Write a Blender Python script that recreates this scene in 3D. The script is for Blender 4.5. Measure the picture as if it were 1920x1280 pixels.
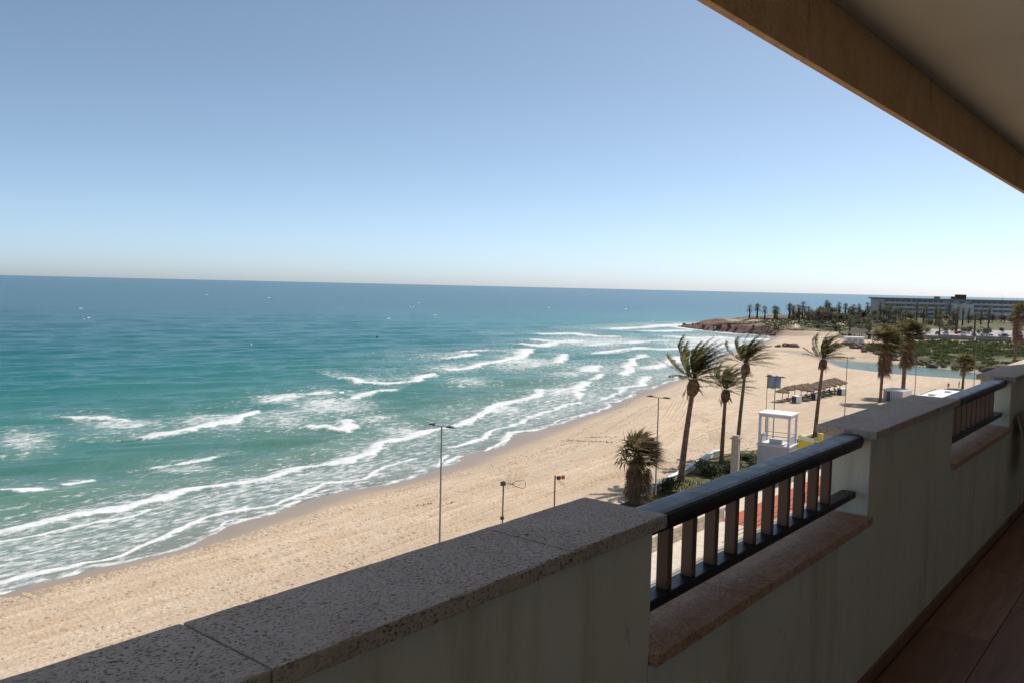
import bpy, bmesh, math, random
import numpy as np
from mathutils import Vector, Matrix

scene = bpy.context.scene
for o in list(bpy.data.objects):
    bpy.data.objects.remove(o, do_unlink=True)
COL = scene.collection
rad = math.radians
RNG = random.Random(7)

# ------------------------------------------------------------------ camera
EYE = 22.5                                   # metres above the sea
cam_d = bpy.data.cameras.new("camera")
cam = bpy.data.objects.new("camera", cam_d)
COL.objects.link(cam)
cam_d.sensor_width = 36.0
cam_d.lens = 29.73
cam_d.clip_start = 0.05
cam_d.clip_end = 150000
CR, CU, CW = Vector((.77292, .63410, .02265)), Vector((-.05850, .03567, .99765)), Vector((-.63180, .77243, -.06467))
m = Matrix.Identity(4)
for i in range(3):
    m[i][0], m[i][1], m[i][2] = CR[i], CU[i], -CW[i]
m[2][3] = EYE
cam.matrix_world = m
scene.camera = cam

# ------------------------------------------------------------------ sky, sun, exposure
SUN_AZ, SUN_EL = rad(12), rad(54)            # azimuth clockwise from +Y
world = bpy.data.worlds.new("World")
scene.world = world
world.use_nodes = True
wn = world.node_tree.nodes
sky = wn.new("ShaderNodeTexSky")
sky.sky_type = 'NISHITA'
sky.sun_disc = False
sky.sun_elevation = SUN_EL
sky.sun_rotation = SUN_AZ
sky.altitude = 0
sky.air_density = 0.45
sky.dust_density = 0.75
sky.ozone_density = 2.6
wn["Background"].inputs[1].default_value = 0.082
hs_ = wn.new("ShaderNodeHueSaturation")          # thin summer haze greys the whole dome
hs_.inputs["Hue"].default_value = .484
hs_.inputs["Saturation"].default_value = .86
world.node_tree.links.new(sky.outputs[0], hs_.inputs["Color"])
world.node_tree.links.new(hs_.outputs[0], wn["Background"].inputs[0])
sun_d = bpy.data.lights.new("sun", 'SUN')
sun_d.energy = 2.45
sun_d.angle = rad(0.53)
sun_d.color = (1, .95, .87)
sun = bpy.data.objects.new("sun", sun_d)
COL.objects.link(sun)
SDIR = Vector((math.sin(SUN_AZ) * math.cos(SUN_EL), math.cos(SUN_AZ) * math.cos(SUN_EL), math.sin(SUN_EL)))
sun.rotation_euler = SDIR.to_track_quat('Z', 'Y').to_euler()
sun.location = (30, 60, 80)
vs = scene.view_settings
vs.view_transform = 'Standard'
vs.look = 'None'
vs.gamma = 1
vs.use_curve_mapping = False
vs.exposure = 0.97
scene.render.resolution_x, scene.render.resolution_y = 1024, 682

# ------------------------------------------------------------------ helpers
def tag(o, label=None, cat=None, group=None, kind=None):
    if label: o["label"] = label
    if cat: o["category"] = cat
    if group: o["group"] = group
    if kind: o["kind"] = kind
    return o

def link_mesh(name, me, parent=None, mat=None, loc=None, rz=0.0, scale=None):
    o = bpy.data.objects.new(name, me)
    COL.objects.link(o)
    if mat is not None and not me.materials:
        me.materials.append(mat)
    if parent is not None: o.parent = parent
    if loc is not None: o.location = loc
    if rz: o.rotation_euler = (0, 0, rz)
    if scale is not None: o.scale = scale
    return o

def thing(name, label, cat, loc=(0, 0, 0), rz=0.0, group=None):
    o = bpy.data.objects.new(name, None)
    COL.objects.link(o)
    o.location = loc
    o.rotation_euler = (0, 0, rz)
    o.empty_display_size = .3
    return tag(o, label, cat, group)

def dup(o, parent=None):
    c = o.copy()
    COL.objects.link(c)
    c.parent = parent
    for ch in list(o.children):
        dup(ch, c)
    return c

class MB:
    def __init__(s): s.v, s.f, s.m = [], [], []
    def add(s, vs_, fs, mi=0):
        b = len(s.v)
        s.v += [tuple(map(float, p)) for p in vs_]
        s.f += [tuple(i + b for i in f) for f in fs]
        s.m += [mi] * len(fs)
        return s
    def box(s, x0, x1, y0, y1, z0, z1, mi=0, bev=0.0):
        if bev:
            bm = bmesh.new()
            bmesh.ops.create_cube(bm, size=1)
            for v in bm.verts:
                v.co = ((x0 + x1) / 2 + v.co.x * (x1 - x0), (y0 + y1) / 2 + v.co.y * (y1 - y0), (z0 + z1) / 2 + v.co.z * (z1 - z0))
            bmesh.ops.bevel(bm, geom=list(bm.edges), offset=bev, segments=2, affect='EDGES', profile=.6)
            bm.verts.index_update()
            s.add([v.co for v in bm.verts], [[v.index for v in f.verts] for f in bm.faces], mi)
            bm.free()
            return s
        return s.add([(x0, y0, z0), (x1, y0, z0), (x1, y1, z0), (x0, y1, z0), (x0, y0, z1), (x1, y0, z1), (x1, y1, z1), (x0, y1, z1)],
                     [(0, 3, 2, 1), (4, 5, 6, 7), (0, 1, 5, 4), (1, 2, 6, 5), (2, 3, 7, 6), (3, 0, 4, 7)], mi)
    def tube(s, pts, radii, n=8, mi=0, cap=True):
        pts = [Vector(p) for p in pts]
        if not hasattr(radii, '__len__'): radii = [radii] * len(pts)
        b = len(s.v)
        ref = None
        for i, p in enumerate(pts):
            d = (pts[min(i + 1, len(pts) - 1)] - pts[max(i - 1, 0)]).normalized()
            if ref is None: ref = Vector((1, 0, 0)) if abs(d.x) < .9 else Vector((0, 1, 0))
            a = (ref - d * ref.dot(d)).normalized()
            ref = a
            c = d.cross(a)
            for k in range(n):
                t = 2 * math.pi * k / n
                q = p + (a * math.cos(t) + c * math.sin(t)) * radii[i]
                s.v.append((q.x, q.y, q.z))
        for i in range(len(pts) - 1):
            for k in range(n):
                s.f.append((b + i * n + k, b + i * n + (k + 1) % n, b + (i + 1) * n + (k + 1) % n, b + (i + 1) * n + k))
                s.m.append(mi)
        if cap:
            s.f.append(tuple(b + k for k in range(n))[::-1]); s.m.append(mi)
            e = b + (len(pts) - 1) * n
            s.f.append(tuple(e + k for k in range(n))); s.m.append(mi)
        return s
    def prism(s, prof, y0, y1, mi=0, ax='y'):
        """prof: closed list of (a, z); extruded along y (or x)."""
        n = len(prof)
        P = [((a, y0, z) if ax == 'y' else (y0, a, z)) for a, z in prof] + [((a, y1, z) if ax == 'y' else (y1, a, z)) for a, z in prof]
        return s.add(P, [tuple(range(n)), tuple(range(2 * n - 1, n - 1, -1))] + [(i + n, (i + 1) % n + n, (i + 1) % n, i) for i in range(n)], mi)
    def mesh(s, name, mats=None, smooth=False):
        me = bpy.data.meshes.new(name)
        me.from_pydata(s.v, [], s.f)
        if mats is not None:
            for q in (mats if isinstance(mats, (list, tuple)) else [mats]): me.materials.append(q)
        if len(set(s.m)) > 1: me.polygons.foreach_set("material_index", s.m)
        if smooth: me.polygons.foreach_set("use_smooth", [True] * len(me.polygons))
        me.update()
        return me
    def obj(s, name, mat, parent=None, smooth=False, **k):
        return link_mesh(name, s.mesh(name, mat, smooth), parent, **k)

def np_mesh(name, V, F, mat=None, attrs=None, smooth=True):
    me = bpy.data.meshes.new(name)
    V = np.ascontiguousarray(V, np.float32); F = np.ascontiguousarray(F, np.int32)
    me.vertices.add(len(V)); me.vertices.foreach_set("co", V.ravel())
    k = F.shape[1]
    me.loops.add(F.size); me.loops.foreach_set("vertex_index", F.ravel())
    me.polygons.add(len(F))
    me.polygons.foreach_set("loop_start", np.arange(0, F.size, k, dtype=np.int32))
    me.polygons.foreach_set("loop_total", np.full(len(F), k, np.int32))
    if smooth: me.polygons.foreach_set("use_smooth", np.ones(len(F), bool))
    if attrs:
        for n, a in attrs.items():
            me.attributes.new(n, 'FLOAT', 'POINT').data.foreach_set("value", np.ascontiguousarray(a, np.float32))
    me.update(calc_edges=True)
    if mat: me.materials.append(mat)
    return me

def hash2(ix, iy, seed=0):
    n = (ix.astype(np.int64) * 374761393 + iy.astype(np.int64) * 668265263 + seed * 1442695041) & 0x7fffffff
    n = ((n ^ (n >> 13)) * 1274126177) & 0x7fffffff
    return ((n ^ (n >> 16)) & 0xffff) / 65535.0
def vnoise(x, y, seed=0):
    x = np.asarray(x, float); y = np.asarray(y, float)
    ix, iy = np.floor(x), np.floor(y)
    fx, fy = x - ix, y - iy
    fx, fy = fx * fx * (3 - 2 * fx), fy * fy * (3 - 2 * fy)
    a, b = hash2(ix, iy, seed), hash2(ix + 1, iy, seed)
    c, d = hash2(ix, iy + 1, seed), hash2(ix + 1, iy + 1, seed)
    return (a + (b - a) * fx) * (1 - fy) + (c + (d - c) * fx) * fy
def fbm(x, y, o=4, seed=0):
    t, a, s = 0, .5, 0
    for i in range(o):
        t = t + a * vnoise(x * 2 ** i, y * 2 ** i, seed + i); s += a; a *= .5
    return t / s
def sst(a, b, x):
    t = np.clip((x - a) / (b - a), 0, 1)
    return t * t * (3 - 2 * t)
def seg_dist(px, py, poly, closed=False, want_side=False):
    best = np.full(px.shape, 1e18); side = np.zeros(px.shape)
    n = len(poly)
    for i in range(n if closed else n - 1):
        (ax, ay), (bx, by) = poly[i], poly[(i + 1) % n]
        dx, dy = bx - ax, by - ay
        t = np.clip(((px - ax) * dx + (py - ay) * dy) / (dx * dx + dy * dy + 1e-12), 0, 1)
        ox, oy = px - ax - t * dx, py - ay - t * dy
        d = ox * ox + oy * oy
        k = d < best
        best = np.where(k, d, best)
        if want_side: side = np.where(k, dx * oy - dy * ox, side)
    return (np.sqrt(best), side) if want_side else np.sqrt(best)
def inside(px, py, poly):
    c = np.zeros(px.shape, bool)
    for i in range(len(poly)):
        (ax, ay), (bx, by) = poly[i], poly[i - 1]
        c ^= ((ay > py) != (by > py)) & (px < (bx - ax) * (py - ay) / (by - ay + 1e-12) + ax)
    return c
def sdist(px, py, poly):
    d = seg_dist(px, py, poly, True)
    return np.where(inside(px, py, poly), d, -d)

# ------------------------------------------------------------------ material helpers
class NT:
    def __init__(s, name, rough=.7, spec=.3):
        s.mat = bpy.data.materials.new(name)
        s.mat.use_nodes = True
        s.n, s.l = s.mat.node_tree.nodes, s.mat.node_tree.links
        s.b = s.n["Principled BSDF"]
        s.b.inputs["Roughness"].default_value = rough
        s.b.inputs["Specular IOR Level"].default_value = spec
    def new(s, t, **k):
        q = s.n.new(t)
        for a, v in k.items(): setattr(q, a, v)
        return q
    def link(s, a, b): s.l.new(a, b)
    def co(s, scale=(1, 1, 1), kind='Object', rot=0):
        t = s.new("ShaderNodeTexCoord"); mp = s.new("ShaderNodeMapping")
        mp.inputs["Scale"].default_value = scale
        mp.inputs["Rotation"].default_value = (0, 0, rot)
        s.link(t.outputs[kind], mp.inputs[0])
        return mp.outputs[0]
    def noise(s, co, scale, detail=4, rough=.55, dist=0):
        q = s.new("ShaderNodeTexNoise")
        q.inputs["Scale"].default_value = scale; q.inputs["Detail"].default_value = detail
        q.inputs["Roughness"].default_value = rough; q.inputs["Distortion"].default_value = dist
        s.link(co, q.inputs["Vector"])
        return q.outputs["Fac"]
    def vor(s, co, scale, feature='F1'):
        q = s.new("ShaderNodeTexVoronoi"); q.feature = feature
        q.inputs["Scale"].default_value = scale
        s.link(co, q.inputs["Vector"])
        return q.outputs["Distance"]
    def ramp(s, fac, stops, interp='LINEAR'):
        q = s.new("ShaderNodeValToRGB"); q.color_ramp.interpolation = interp
        e = q.color_ramp.elements
        while len(e) > 1: e.remove(e[-1])
        for i, (p, c) in enumerate(stops):
            el = e[0] if i == 0 else e.new(p)
            el.position = p
            el.color = (*c, 1) if hasattr(c, '__len__') else (c, c, c, 1)
        s.link(fac, q.inputs[0])
        return q.outputs[0]
    def mix(s, f, a, b, typ='MIX'):
        q = s.new("ShaderNodeMix", data_type='RGBA', blend_type=typ)
        for v, i in ((f, 0), (a, 6), (b, 7)):
            if hasattr(v, 'links'): s.link(v, q.inputs[i])
            else: q.inputs[i].default_value = v if i == 0 else (*v, 1)
        return q.outputs[2]
    def math(s, op, a, b=0.0, c=None, clamp=False):
        q = s.new("ShaderNodeMath", operation=op, use_clamp=clamp)
        for v, i in ((a, 0), (b, 1), (c, 2)):
            if v is None: continue
            if hasattr(v, 'links'): s.link(v, q.inputs[i])
            else: q.inputs[i].default_value = v
        return q.outputs[0]
    def attr(s, name):
        q = s.new("ShaderNodeAttribute"); q.attribute_name = name
        return q.outputs["Fac"]
    def color(s, c):
        if hasattr(c, 'links'): s.link(c, s.b.inputs["Base Color"])
        else: s.b.inputs["Base Color"].default_value = (*c, 1)
    def rough(s, v):
        if hasattr(v, 'links'): s.link(v, s.b.inputs["Roughness"])
        else: s.b.inputs["Roughness"].default_value = v
    def bump(s, h, strength=.5, dist=.02, prev=None):
        q = s.new("ShaderNodeBump")
        q.inputs["Strength"].default_value = strength; q.inputs["Distance"].default_value = dist
        s.link(h, q.inputs["Height"])
        if prev is not None: s.link(prev, q.inputs["Normal"])
        s.link(q.outputs[0], s.b.inputs["Normal"])
        return q.outputs[0]

MATS = {}
def simple(name, col, rough=.75, spec=.25, var=.18, scale=3.0, bump=0.0, metal=0.0, rnd=0.0):
    """plain painted or raw surface with broken-up tone"""
    if name in MATS: return MATS[name]
    t = NT(name, rough, spec)
    co = t.co()
    n = t.noise(co, scale, 5, .6)
    lo = tuple(c * (1 - var) for c in col); hi = tuple(min(1, c * (1 + var)) for c in col)
    c = t.ramp(n, [(.3, lo), (.7, hi)])
    if rnd:
        oi = t.new("ShaderNodeObjectInfo")
        c = t.mix(t.math('MULTIPLY', oi.outputs["Random"], rnd), c, tuple(x * .45 for x in col))
    t.color(c)
    t.b.inputs["Metallic"].default_value = metal
    if bump: t.bump(t.noise(co, scale * 6, 4), bump, .02)
    MATS[name] = t.mat
    return t.mat
def tinted(name, rough=.4, spec=.4):
    """takes its colour from the object's own colour"""
    if name in MATS: return MATS[name]
    t = NT(name, rough, spec)
    oi = t.new("ShaderNodeObjectInfo")
    t.color(t.mix(.15, oi.outputs["Color"], t.ramp(t.noise(t.co(), 2.5), [(.3, .3), (.7, .9)]), 'MULTIPLY'))
    MATS[name] = t.mat
    return t.mat
ORD = "first second third fourth fifth sixth seventh eighth ninth tenth eleventh twelfth thirteenth fourteenth fifteenth sixteenth seventeenth eighteenth nineteenth twentieth".split()
def ordw(i):
    if i < 20: return ORD[i]
    tens = {2: "twenty", 3: "thirty", 4: "forty", 5: "fifty"}
    q, r_ = divmod(i + 1, 10)
    return tens[q] + "-" + ORD[r_ - 1] if r_ else {2: "twentieth", 3: "thirtieth", 4: "fortieth", 5: "fiftieth"}[q]

# ================================================================== LAND AND SEA
COAST = [(-62, -300), (-63, -60), (-64, 0), (-64.8, 22.6), (-65.4, 29), (-66.4, 36.9), (-67.7, 44.7), (-69.7, 56.7), (-70.3, 66), (-71.5, 74.8),
         (-75.9, 90), (-82.4, 112), (-86.6, 133), (-93.6, 156), (-98.7, 175), (-104, 196), (-117, 238), (-133, 283), (-150, 356), (-163, 395), (-169, 412),
         (-173, 428), (-190, 431), (-200, 436), (-212, 441), (-232, 455), (-247, 466), (-252, 478), (-246, 500), (-240, 540), (-228, 600), (-205, 690),
         (-130, 800), (100, 950), (900, 1200)]
LANDPOLY = COAST + [(900, -300)]
HEADLAND = [(-150, 418), (-173, 426), (-190, 429), (-212, 439), (-250, 462), (-256, 480), (-246, 540), (-230, 620), (-205, 690), (-140, 700), (-120, 520), (-135, 440)]
LAGOON = [(-100, 289), (-91, 288), (-75, 293), (-63, 288.5), (-50, 280), (-30, 274), (10, 275), (60, 290), (60, 262), (10, 252), (-30, 253), (-47, 254),
          (-64, 252), (-74, 258), (-83, 261), (-95, 281)]
BANK = [(-66, 290), (-74, 297), (-90, 312), (-106, 346), (-100, 360), (-88, 376), (-62, 390), (0, 392), (60, 395), (60, 294), (10, 279), (-30, 278), (-50, 284)]
PARK = [(-112, 408), (-66, 404), (20, 408), (20, 520), (-60, 520), (-112, 480)]
CTRL = np.array([  # x, y, z of the lie of the land
    (-80, -100, 1.2), (-60, 0, 1.2), (-60, 60, 1.25), (-60, 120, 1.25), (-70, 170, 1.2), (-60, 220, 1.2), (-90, 230, 1.1), (-80, 262, .9), (-105, 280, .8), (-120, 330, 1.2),
    (-40, 0, 1.3), (-40, 100, 1.3), (-40, 180, 1.3), (-40, 230, 1.2), (0, 0, 1.3), (0, 100, 1.3), (0, 200, 1.4), (100, 100, 2), (100, 220, 2), (300, 100, 3), (300, 300, 8),
    (-135, 370, 1.4), (-114, 362, 1.9), (-125, 395, 2.6), (-60, 300, 2.2), (-80, 330, 3.0), (-40, 330, 3.4), (-98, 362, 3.6), (-88, 380, 4.4), (-62, 392, 4.6), (0, 390, 5), (100, 390, 6),
    (-100, 430, 5), (-66, 412, 5), (0, 430, 5.2), (-60, 500, 5.4), (-123, 529, 5.8), (-90, 558, 6.2), (0, 560, 7), (-172, 586, 8.4), (-101, 665, 8.5), (0, 700, 9), (200, 600, 10),
    (-150, 440, 3.6), (-165, 425, 3.2), (-190, 436, 4.2), (-212, 447, 3.8), (-235, 465, 2.6), (-247, 474, 1.6), (-217, 509, 6), (-232, 500, 4.6), (-178, 460, 6.2), (-190, 540, 8), (-200, 580, 8),
    (-215, 560, 6.5), (-150, 480, 6), (-150, 540, 7.4), (-200, 640, 7), (-100, 760, 6), (300, 900, 8), (600, 600, 12), (600, 0, 6)], float)
def ground_full(px, py):
    px = np.asarray(px, float); py = np.asarray(py, float)
    d = sdist(px, py, LANDPOLY)
    hd = sdist(px, py, HEADLAND)
    num = 0; den = 0
    for cx, cy, cz in CTRL:
        w = 1.0 / (((px - cx) ** 2 + (py - cy) ** 2) + 9.0) ** 1.6
        num = num + w * cz; den = den + w
    z = num / den
    hl = sst(-6, 8, hd)
    prof = np.where(d > 0, .085 * d - .0007 * np.minimum(d, 50) ** 2, .05 * d)
    cliff = np.where(d > 0, .25 + 2.2 * d, .3 * d)
    rough = (fbm(px * .11, py * .11, 5, 3) - .5) * 4.2 + (fbm(px * .5, py * .5, 3, 9) - .5) * 1.2
    zz = np.minimum(z, prof * (1 - hl) + cliff * hl)
    zz = zz + rough * hl * np.clip(d / 6, 0, 1) * np.clip(1.15 - np.maximum(hd - 38, 0) / 30, .12, 1)
    zz = zz + (fbm(px * .06, py * .1, 3, 5) - .5) * .35 * (1 - hl) * np.clip((d - 4) / 10, 0, 1)
    bk = sdist(px, py, BANK)
    zz = zz + (fbm(px * .1, py * .1, 4, 15) - .5) * 1.2 * sst(0, 8, bk)
    zz = zz + (fbm(px * .05, py * .11, 3, 25) - .5) * .34 * np.exp(-(d / 7.0) ** 2) * (1 - hl)
    lg = sdist(px, py, LAGOON)
    zz = np.where(lg > -9, np.minimum(zz, .12 + np.maximum(-lg, -2.5) * .13 + .0), zz)
    # flat bed under the promenade
    zz = np.where((px > -44) & (py < 250), np.minimum(zz, 1.35), zz)
    zz = np.maximum(zz, -8.0)
    return zz, d, hd, bk, lg
def gz(x, y): return float(ground_full(np.array([x]), np.array([y]))[0][0])

def spaced(pairs):
    out = [pairs[0][0]]
    for (a, st), (b, st2) in zip(pairs[:-1], pairs[1:]):
        while out[-1] < b - 1e-6:
            t = (out[-1] - a) / (b - a)
            out.append(out[-1] + st + (st2 - st) * t)
    return np.array(out)
gx = spaced([(-330, 6), (-262, 2.5), (-112, 1.0), (-98, .75), (-40, .9), (-20, 4), (60, 12), (900, 80)])
gy = spaced([(-300, 30), (-20, 3), (10, .9), (110, 1.1), (300, 2), (420, 2.0), (470, 2.5), (700, 10), (1200, 60)])
GX, GY = np.meshgrid(gx, gy)
gzv, gd, ghd, gbk, glg = ground_full(GX.ravel(), GY.ravel())
nx_, ny_ = len(gx), len(gy)
idx = np.arange(nx_ * ny_).reshape(ny_, nx_)
GF = np.stack([idx[:-1, :-1], idx[:-1, 1:], idx[1:, 1:], idx[1:, :-1]], -1).reshape(-1, 4)
px_, py_ = GX.ravel(), GY.ravel()
wob = (fbm(px_ * .05, py_ * .05, 3, 21) - .5)
wet = (.72 * sst(5.0 + wob * 5, 1.5 + wob * 3, gd) + .28 * sst(9 + wob * 9, 3, gd)) * (ghd < 6)
wet = np.maximum(wet, sst(-5 + wob * 6, -1, glg) * .9)
wet = np.maximum(wet, .75 * sst(7 + wob * 8, 2, seg_dist(px_, py_, [(-95, 285), (-110, 299), (-127, 304), (-142, 314)])))
rock = sst(-3, 3, ghd + wob * 6) * sst(60, 20, ghd - wob * 30)
green = np.maximum(sst(0, 4, gbk + wob * 8), sst(22, 40, ghd + wob * 26))
green = np.maximum(green, sst(392, 408, py_ + wob * 20) * (px_ > -165) * sst(-2, 8, ghd + 200 * (px_ > -140)))
green = np.maximum(green, sst(430, 444, py_ + wob * 30) * sst(-186, -174, px_ + wob * 30))
pale = sst(-2, 2, sdist(px_, py_, PARK))
# strip of sandy paths on the headland
path = sst(2.6, 1.2, seg_dist(px_, py_, [(-250, 520), (-226, 492), (-200, 486), (-176, 478), (-150, 470)])) + sst(2.0, 1.0, seg_dist(px_, py_, [(-190, 484), (-176, 462), (-166, 440)]))

# ---- materials of the ground
t = NT("sand_and_soil", .9, .15)
co = t.co()
nb = t.noise(co, .06, 4); nf = t.noise(co, 4.5, 6, .7)
nv = t.noise(t.co((1.6, .22, 1), rot=rad(-14)), .9, 5, .6)
sand = t.mix(t.ramp(nf, [(.35, 0), (.65, 1)]), (.52, .405, .295), (.69, .56, .43))
sand = t.mix(t.ramp(nv, [(.38, .75), (.56, 0)]), sand, (.47, .335, .22))
sand = t.mix(t.ramp(nb, [(.3, .45), (.7, 0)]), sand, (.50, .39, .28))
nband = t.noise(t.co((.16, .012, 1), rot=rad(-16)), 1.0, 4, .6)
sand = t.mix(t.ramp(nband, [(.45, 0), (.62, .5)]), sand, (.46, .35, .245))
wetc = t.mix(t.noise(co, .3, 3), (.27, .21, .165), (.34, .26, .195))
speck = t.ramp(t.noise(t.co((1, .8, 1)), 3.2, 3, .6), [(.62, 0), (.70, .5)])
sand = t.mix(t.math('MULTIPLY', speck, t.ramp(t.noise(co, .12, 3), [(.4, .15), (.6, 1)])), sand, (.33, .235, .155))
w_ = t.attr("wet")
c = t.mix(w_, sand, wetc)
rk = t.ramp(t.noise(co, .35, 6, .65), [(.3, (.085, .05, .042)), (.45, (.175, .105, .085)), (.6, (.25, .16, .125)), (.75, (.38, .28, .22))])
c = t.mix(t.attr("rock"), c, rk)
gr = t.ramp(t.noise(co, .16, 6, .65), [(.36, (.065, .072, .036)), (.52, (.12, .12, .065)), (.64, (.21, .175, .11)), (.78, (.36, .28, .19))])
c = t.mix(t.attr("green"), c, gr)
c = t.mix(t.attr("path"), c, (.50, .40, .30))
c = t.mix(t.attr("pale"), c, t.ramp(t.noise(co, .5, 4), [(.3, (.34, .31, .29)), (.7, (.44, .40, .37))]))
t.color(c)
t.rough(t.ramp(w_, [(.2, .92), (.95, .38)]))
dry = t.math('SUBTRACT', 1.0, w_, clamp=True)
hump = t.math('ADD', t.math('MULTIPLY', t.noise(co, 1.7, 6, .72), 1.5), t.math('MULTIPLY', t.vor(t.co((1, .7, 1)), 4.2), .45))
comb = t.noise(t.co((3.2, .16, 1), rot=rad(-12)), .9, 4, .6)
hump = t.math('ADD', hump, t.math('MULTIPLY', comb, .9))
t.bump(t.math('MULTIPLY', hump, dry), 1.0, .12)
M_GROUND = t.mat

ground_me = np_mesh("terrain", np.stack([px_, py_, gzv], -1), GF, M_GROUND,
                    dict(wet=wet, rock=rock * (1 - np.clip(green, 0, 1) * .6), green=np.clip(green, 0, 1) * (1 - pale), pale=pale, path=np.clip(path, 0, 1)))
tag(link_mesh("beach_and_terrain", ground_me), kind="structure")

# ---- the sea
FOAM=[
 ([[-80.2,28.1],[-81.0,31.7],[-81.1,35.8],[-80.8,39.7],[-80.7,44.1],[-80.7,48.9],[-80.8,53.9],[-81.9,60.0],[-82.1,66.1],[-83.9,72.8],[-87.2,80.7],[-88.5,85.9],[-90.7,93.6],[-92.3,98.5],[-94.4,104.9],[-99.4,114.7],[-102.1,122.0],[-103.4,129.4],[-105.2,135.9],[-111.0,146.6]],1.0,0.5,2.2),
 ([[-77.4,27.1],[-77.6,29.2],[-78.0,32.2],[-78.2,34.9],[-78.3,38.1],[-78.4,40.9]],0.8,0.25,0.9),
 ([[-66.4,23.2],[-66.6,26.0],[-67.3,29.2],[-67.7,32.6],[-68.6,34.7],[-69.2,37.7],[-71.4,41.9],[-71.9,45.3],[-71.9,48.4]],0.9,0.25,0.7),
 ([[-71.3,43.2],[-71.9,48.4],[-72.7,52.6],[-74.0,56.8],[-74.6,60.1],[-74.1,64.0],[-74.7,67.7],[-78.4,75.1]],0.85,0.25,0.6),
 ([[-67.9,41.2],[-68.6,43.6],[-69.1,47.0],[-69.1,51.3]],0.7,0.2,0.4),
 ([[-80.2,84.5],[-81.6,91.9],[-83.2,96.1],[-85.8,104.0],[-89.4,111.2]],0.85,0.3,0.9),
 ([[-71.8,74.8],[-74.8,79.1],[-75.1,80.4]],0.8,0.25,0.5),
 ([[-72.0,76.4],[-73.0,78.7],[-74.6,86.0],[-77.4,92.7],[-80.1,98.0],[-81.4,100.0]],0.85,0.25,0.7),
 ([[-90.0,114.1],[-91.9,121.2],[-93.1,126.9],[-95.6,138.3]],0.85,0.4,1.0),
 ([[-82.6,110.5],[-84.1,117.9],[-84.3,126.7],[-87.5,138.4],[-92.7,154.2]],0.7,0.3,0.9),
 ([[-107.9,153.2],[-110.2,159.7],[-113.4,167.6]],1,0.6,3),
 ([[-99.5,142.4],[-105.2,153.5]],0.85,0.5,2),
 ([[-95.0,145.1],[-96.1,152.9],[-99.5,161.6]],0.7,0.4,1),
 ([[-101.3,162.6],[-102.0,172.8],[-107.3,184.1],[-110.1,190.3]],0.85,0.6,2),
 ([[-115.9,189.3],[-128.9,212.5],[-139.8,233.0],[-143.2,245.3],[-148.8,255.7]],0.9,0.6,2),
 ([[-129.4,191.9],[-135.5,206.5]],1,0.8,4),
 ([[-115.6,173.9],[-119.0,183.2]],0.8,0.6,2),
 ([[-115.2,60.2],[-114.0,62.8],[-115.9,68.0],[-119.4,75.3],[-121.8,81.7]],1.0,0.7,3.2),
 ([[-104.5,80.2],[-100.2,82.1],[-103.5,87.2]],1,0.6,3),
 ([[-156.8,128.4],[-145.7,124.9],[-142.5,128.8],[-140.4,134.7],[-149.5,151.1]],1,0.7,4),
 ([[-126.5,106.5],[-130.0,114.7],[-132.4,121.3]],0.8,0.5,3),
 ([[-134.0,94.5],[-137.7,103.2],[-138.2,110.4]],0.6,1.5,3),
 ([[-179.4,191.2],[-182.9,203.3]],1,0.8,5),
 ([[-155.7,165.0],[-154.6,171.2],[-159.5,185.4],[-162.3,196.1],[-171.7,215.6],[-188.1,239.8]],1,0.8,4),
 ([[-192.8,211.6],[-193.9,226.7],[-188.1,239.8]],0.75,0.8,3),
 ([[-205.9,256.7],[-193.6,255.0],[-197.9,269.3]],0.95,0.8,4),
 ([[-242.5,324.7],[-237.5,342.8],[-225.7,329.5],[-215.6,339.2]],0.95,1,6),
 ([[-147.4,201.6],[-163.6,227.2],[-164.0,230.2]],0.85,0.7,3),
 ([[-215.8,281.6],[-208.7,287.0],[-205.7,298.3]],0.75,1,4),
 ([[-186.0,277.2],[-186.8,298.1],[-189.1,319.1],[-184.8,339.6]],0.7,1,4),
 ([[-162.1,248.4],[-163.8,267.0],[-164.8,284.2]],0.7,1,4),
 ([[-254.0,406.0],[-255.0,429.6],[-259.9,461.5],[-264.4,499.5],[-263.7,536.7]],0.95,1.5,9),
 ([[-235.3,396.6],[-226.2,403.5],[-224.0,429.8]],0.9,1.5,7),
 ([[-197.5,362.8],[-187.2,364.8],[-182.9,380.1],[-166.2,377.7],[-161.6,393.0]],0.95,1.5,9),
 ([[-158.8,283.7],[-152.5,293.1],[-150.3,311.3],[-152.5,346.8]],0.9,1.5,7),
 ([[-122.5,213.1],[-124.7,226.3],[-134.1,257.9],[-136.0,286.2]],0.8,1.2,4),
 ([[-94.3,51.2],[-95.6,54.7],[-95.0,57.1]],0.85,0.5,1.5),
 ([[-95.0,38.4],[-93.6,41.1]],0.8,0.35,0.8),
 ([[-96.5,33.9],[-95.0,34.7],[-92.9,35.6]],0.95,0.4,1.2),
 ([[-139.1,60.2],[-137.7,63.4],[-127.7,62.5]],0.5,0.8,2),
]
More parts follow.
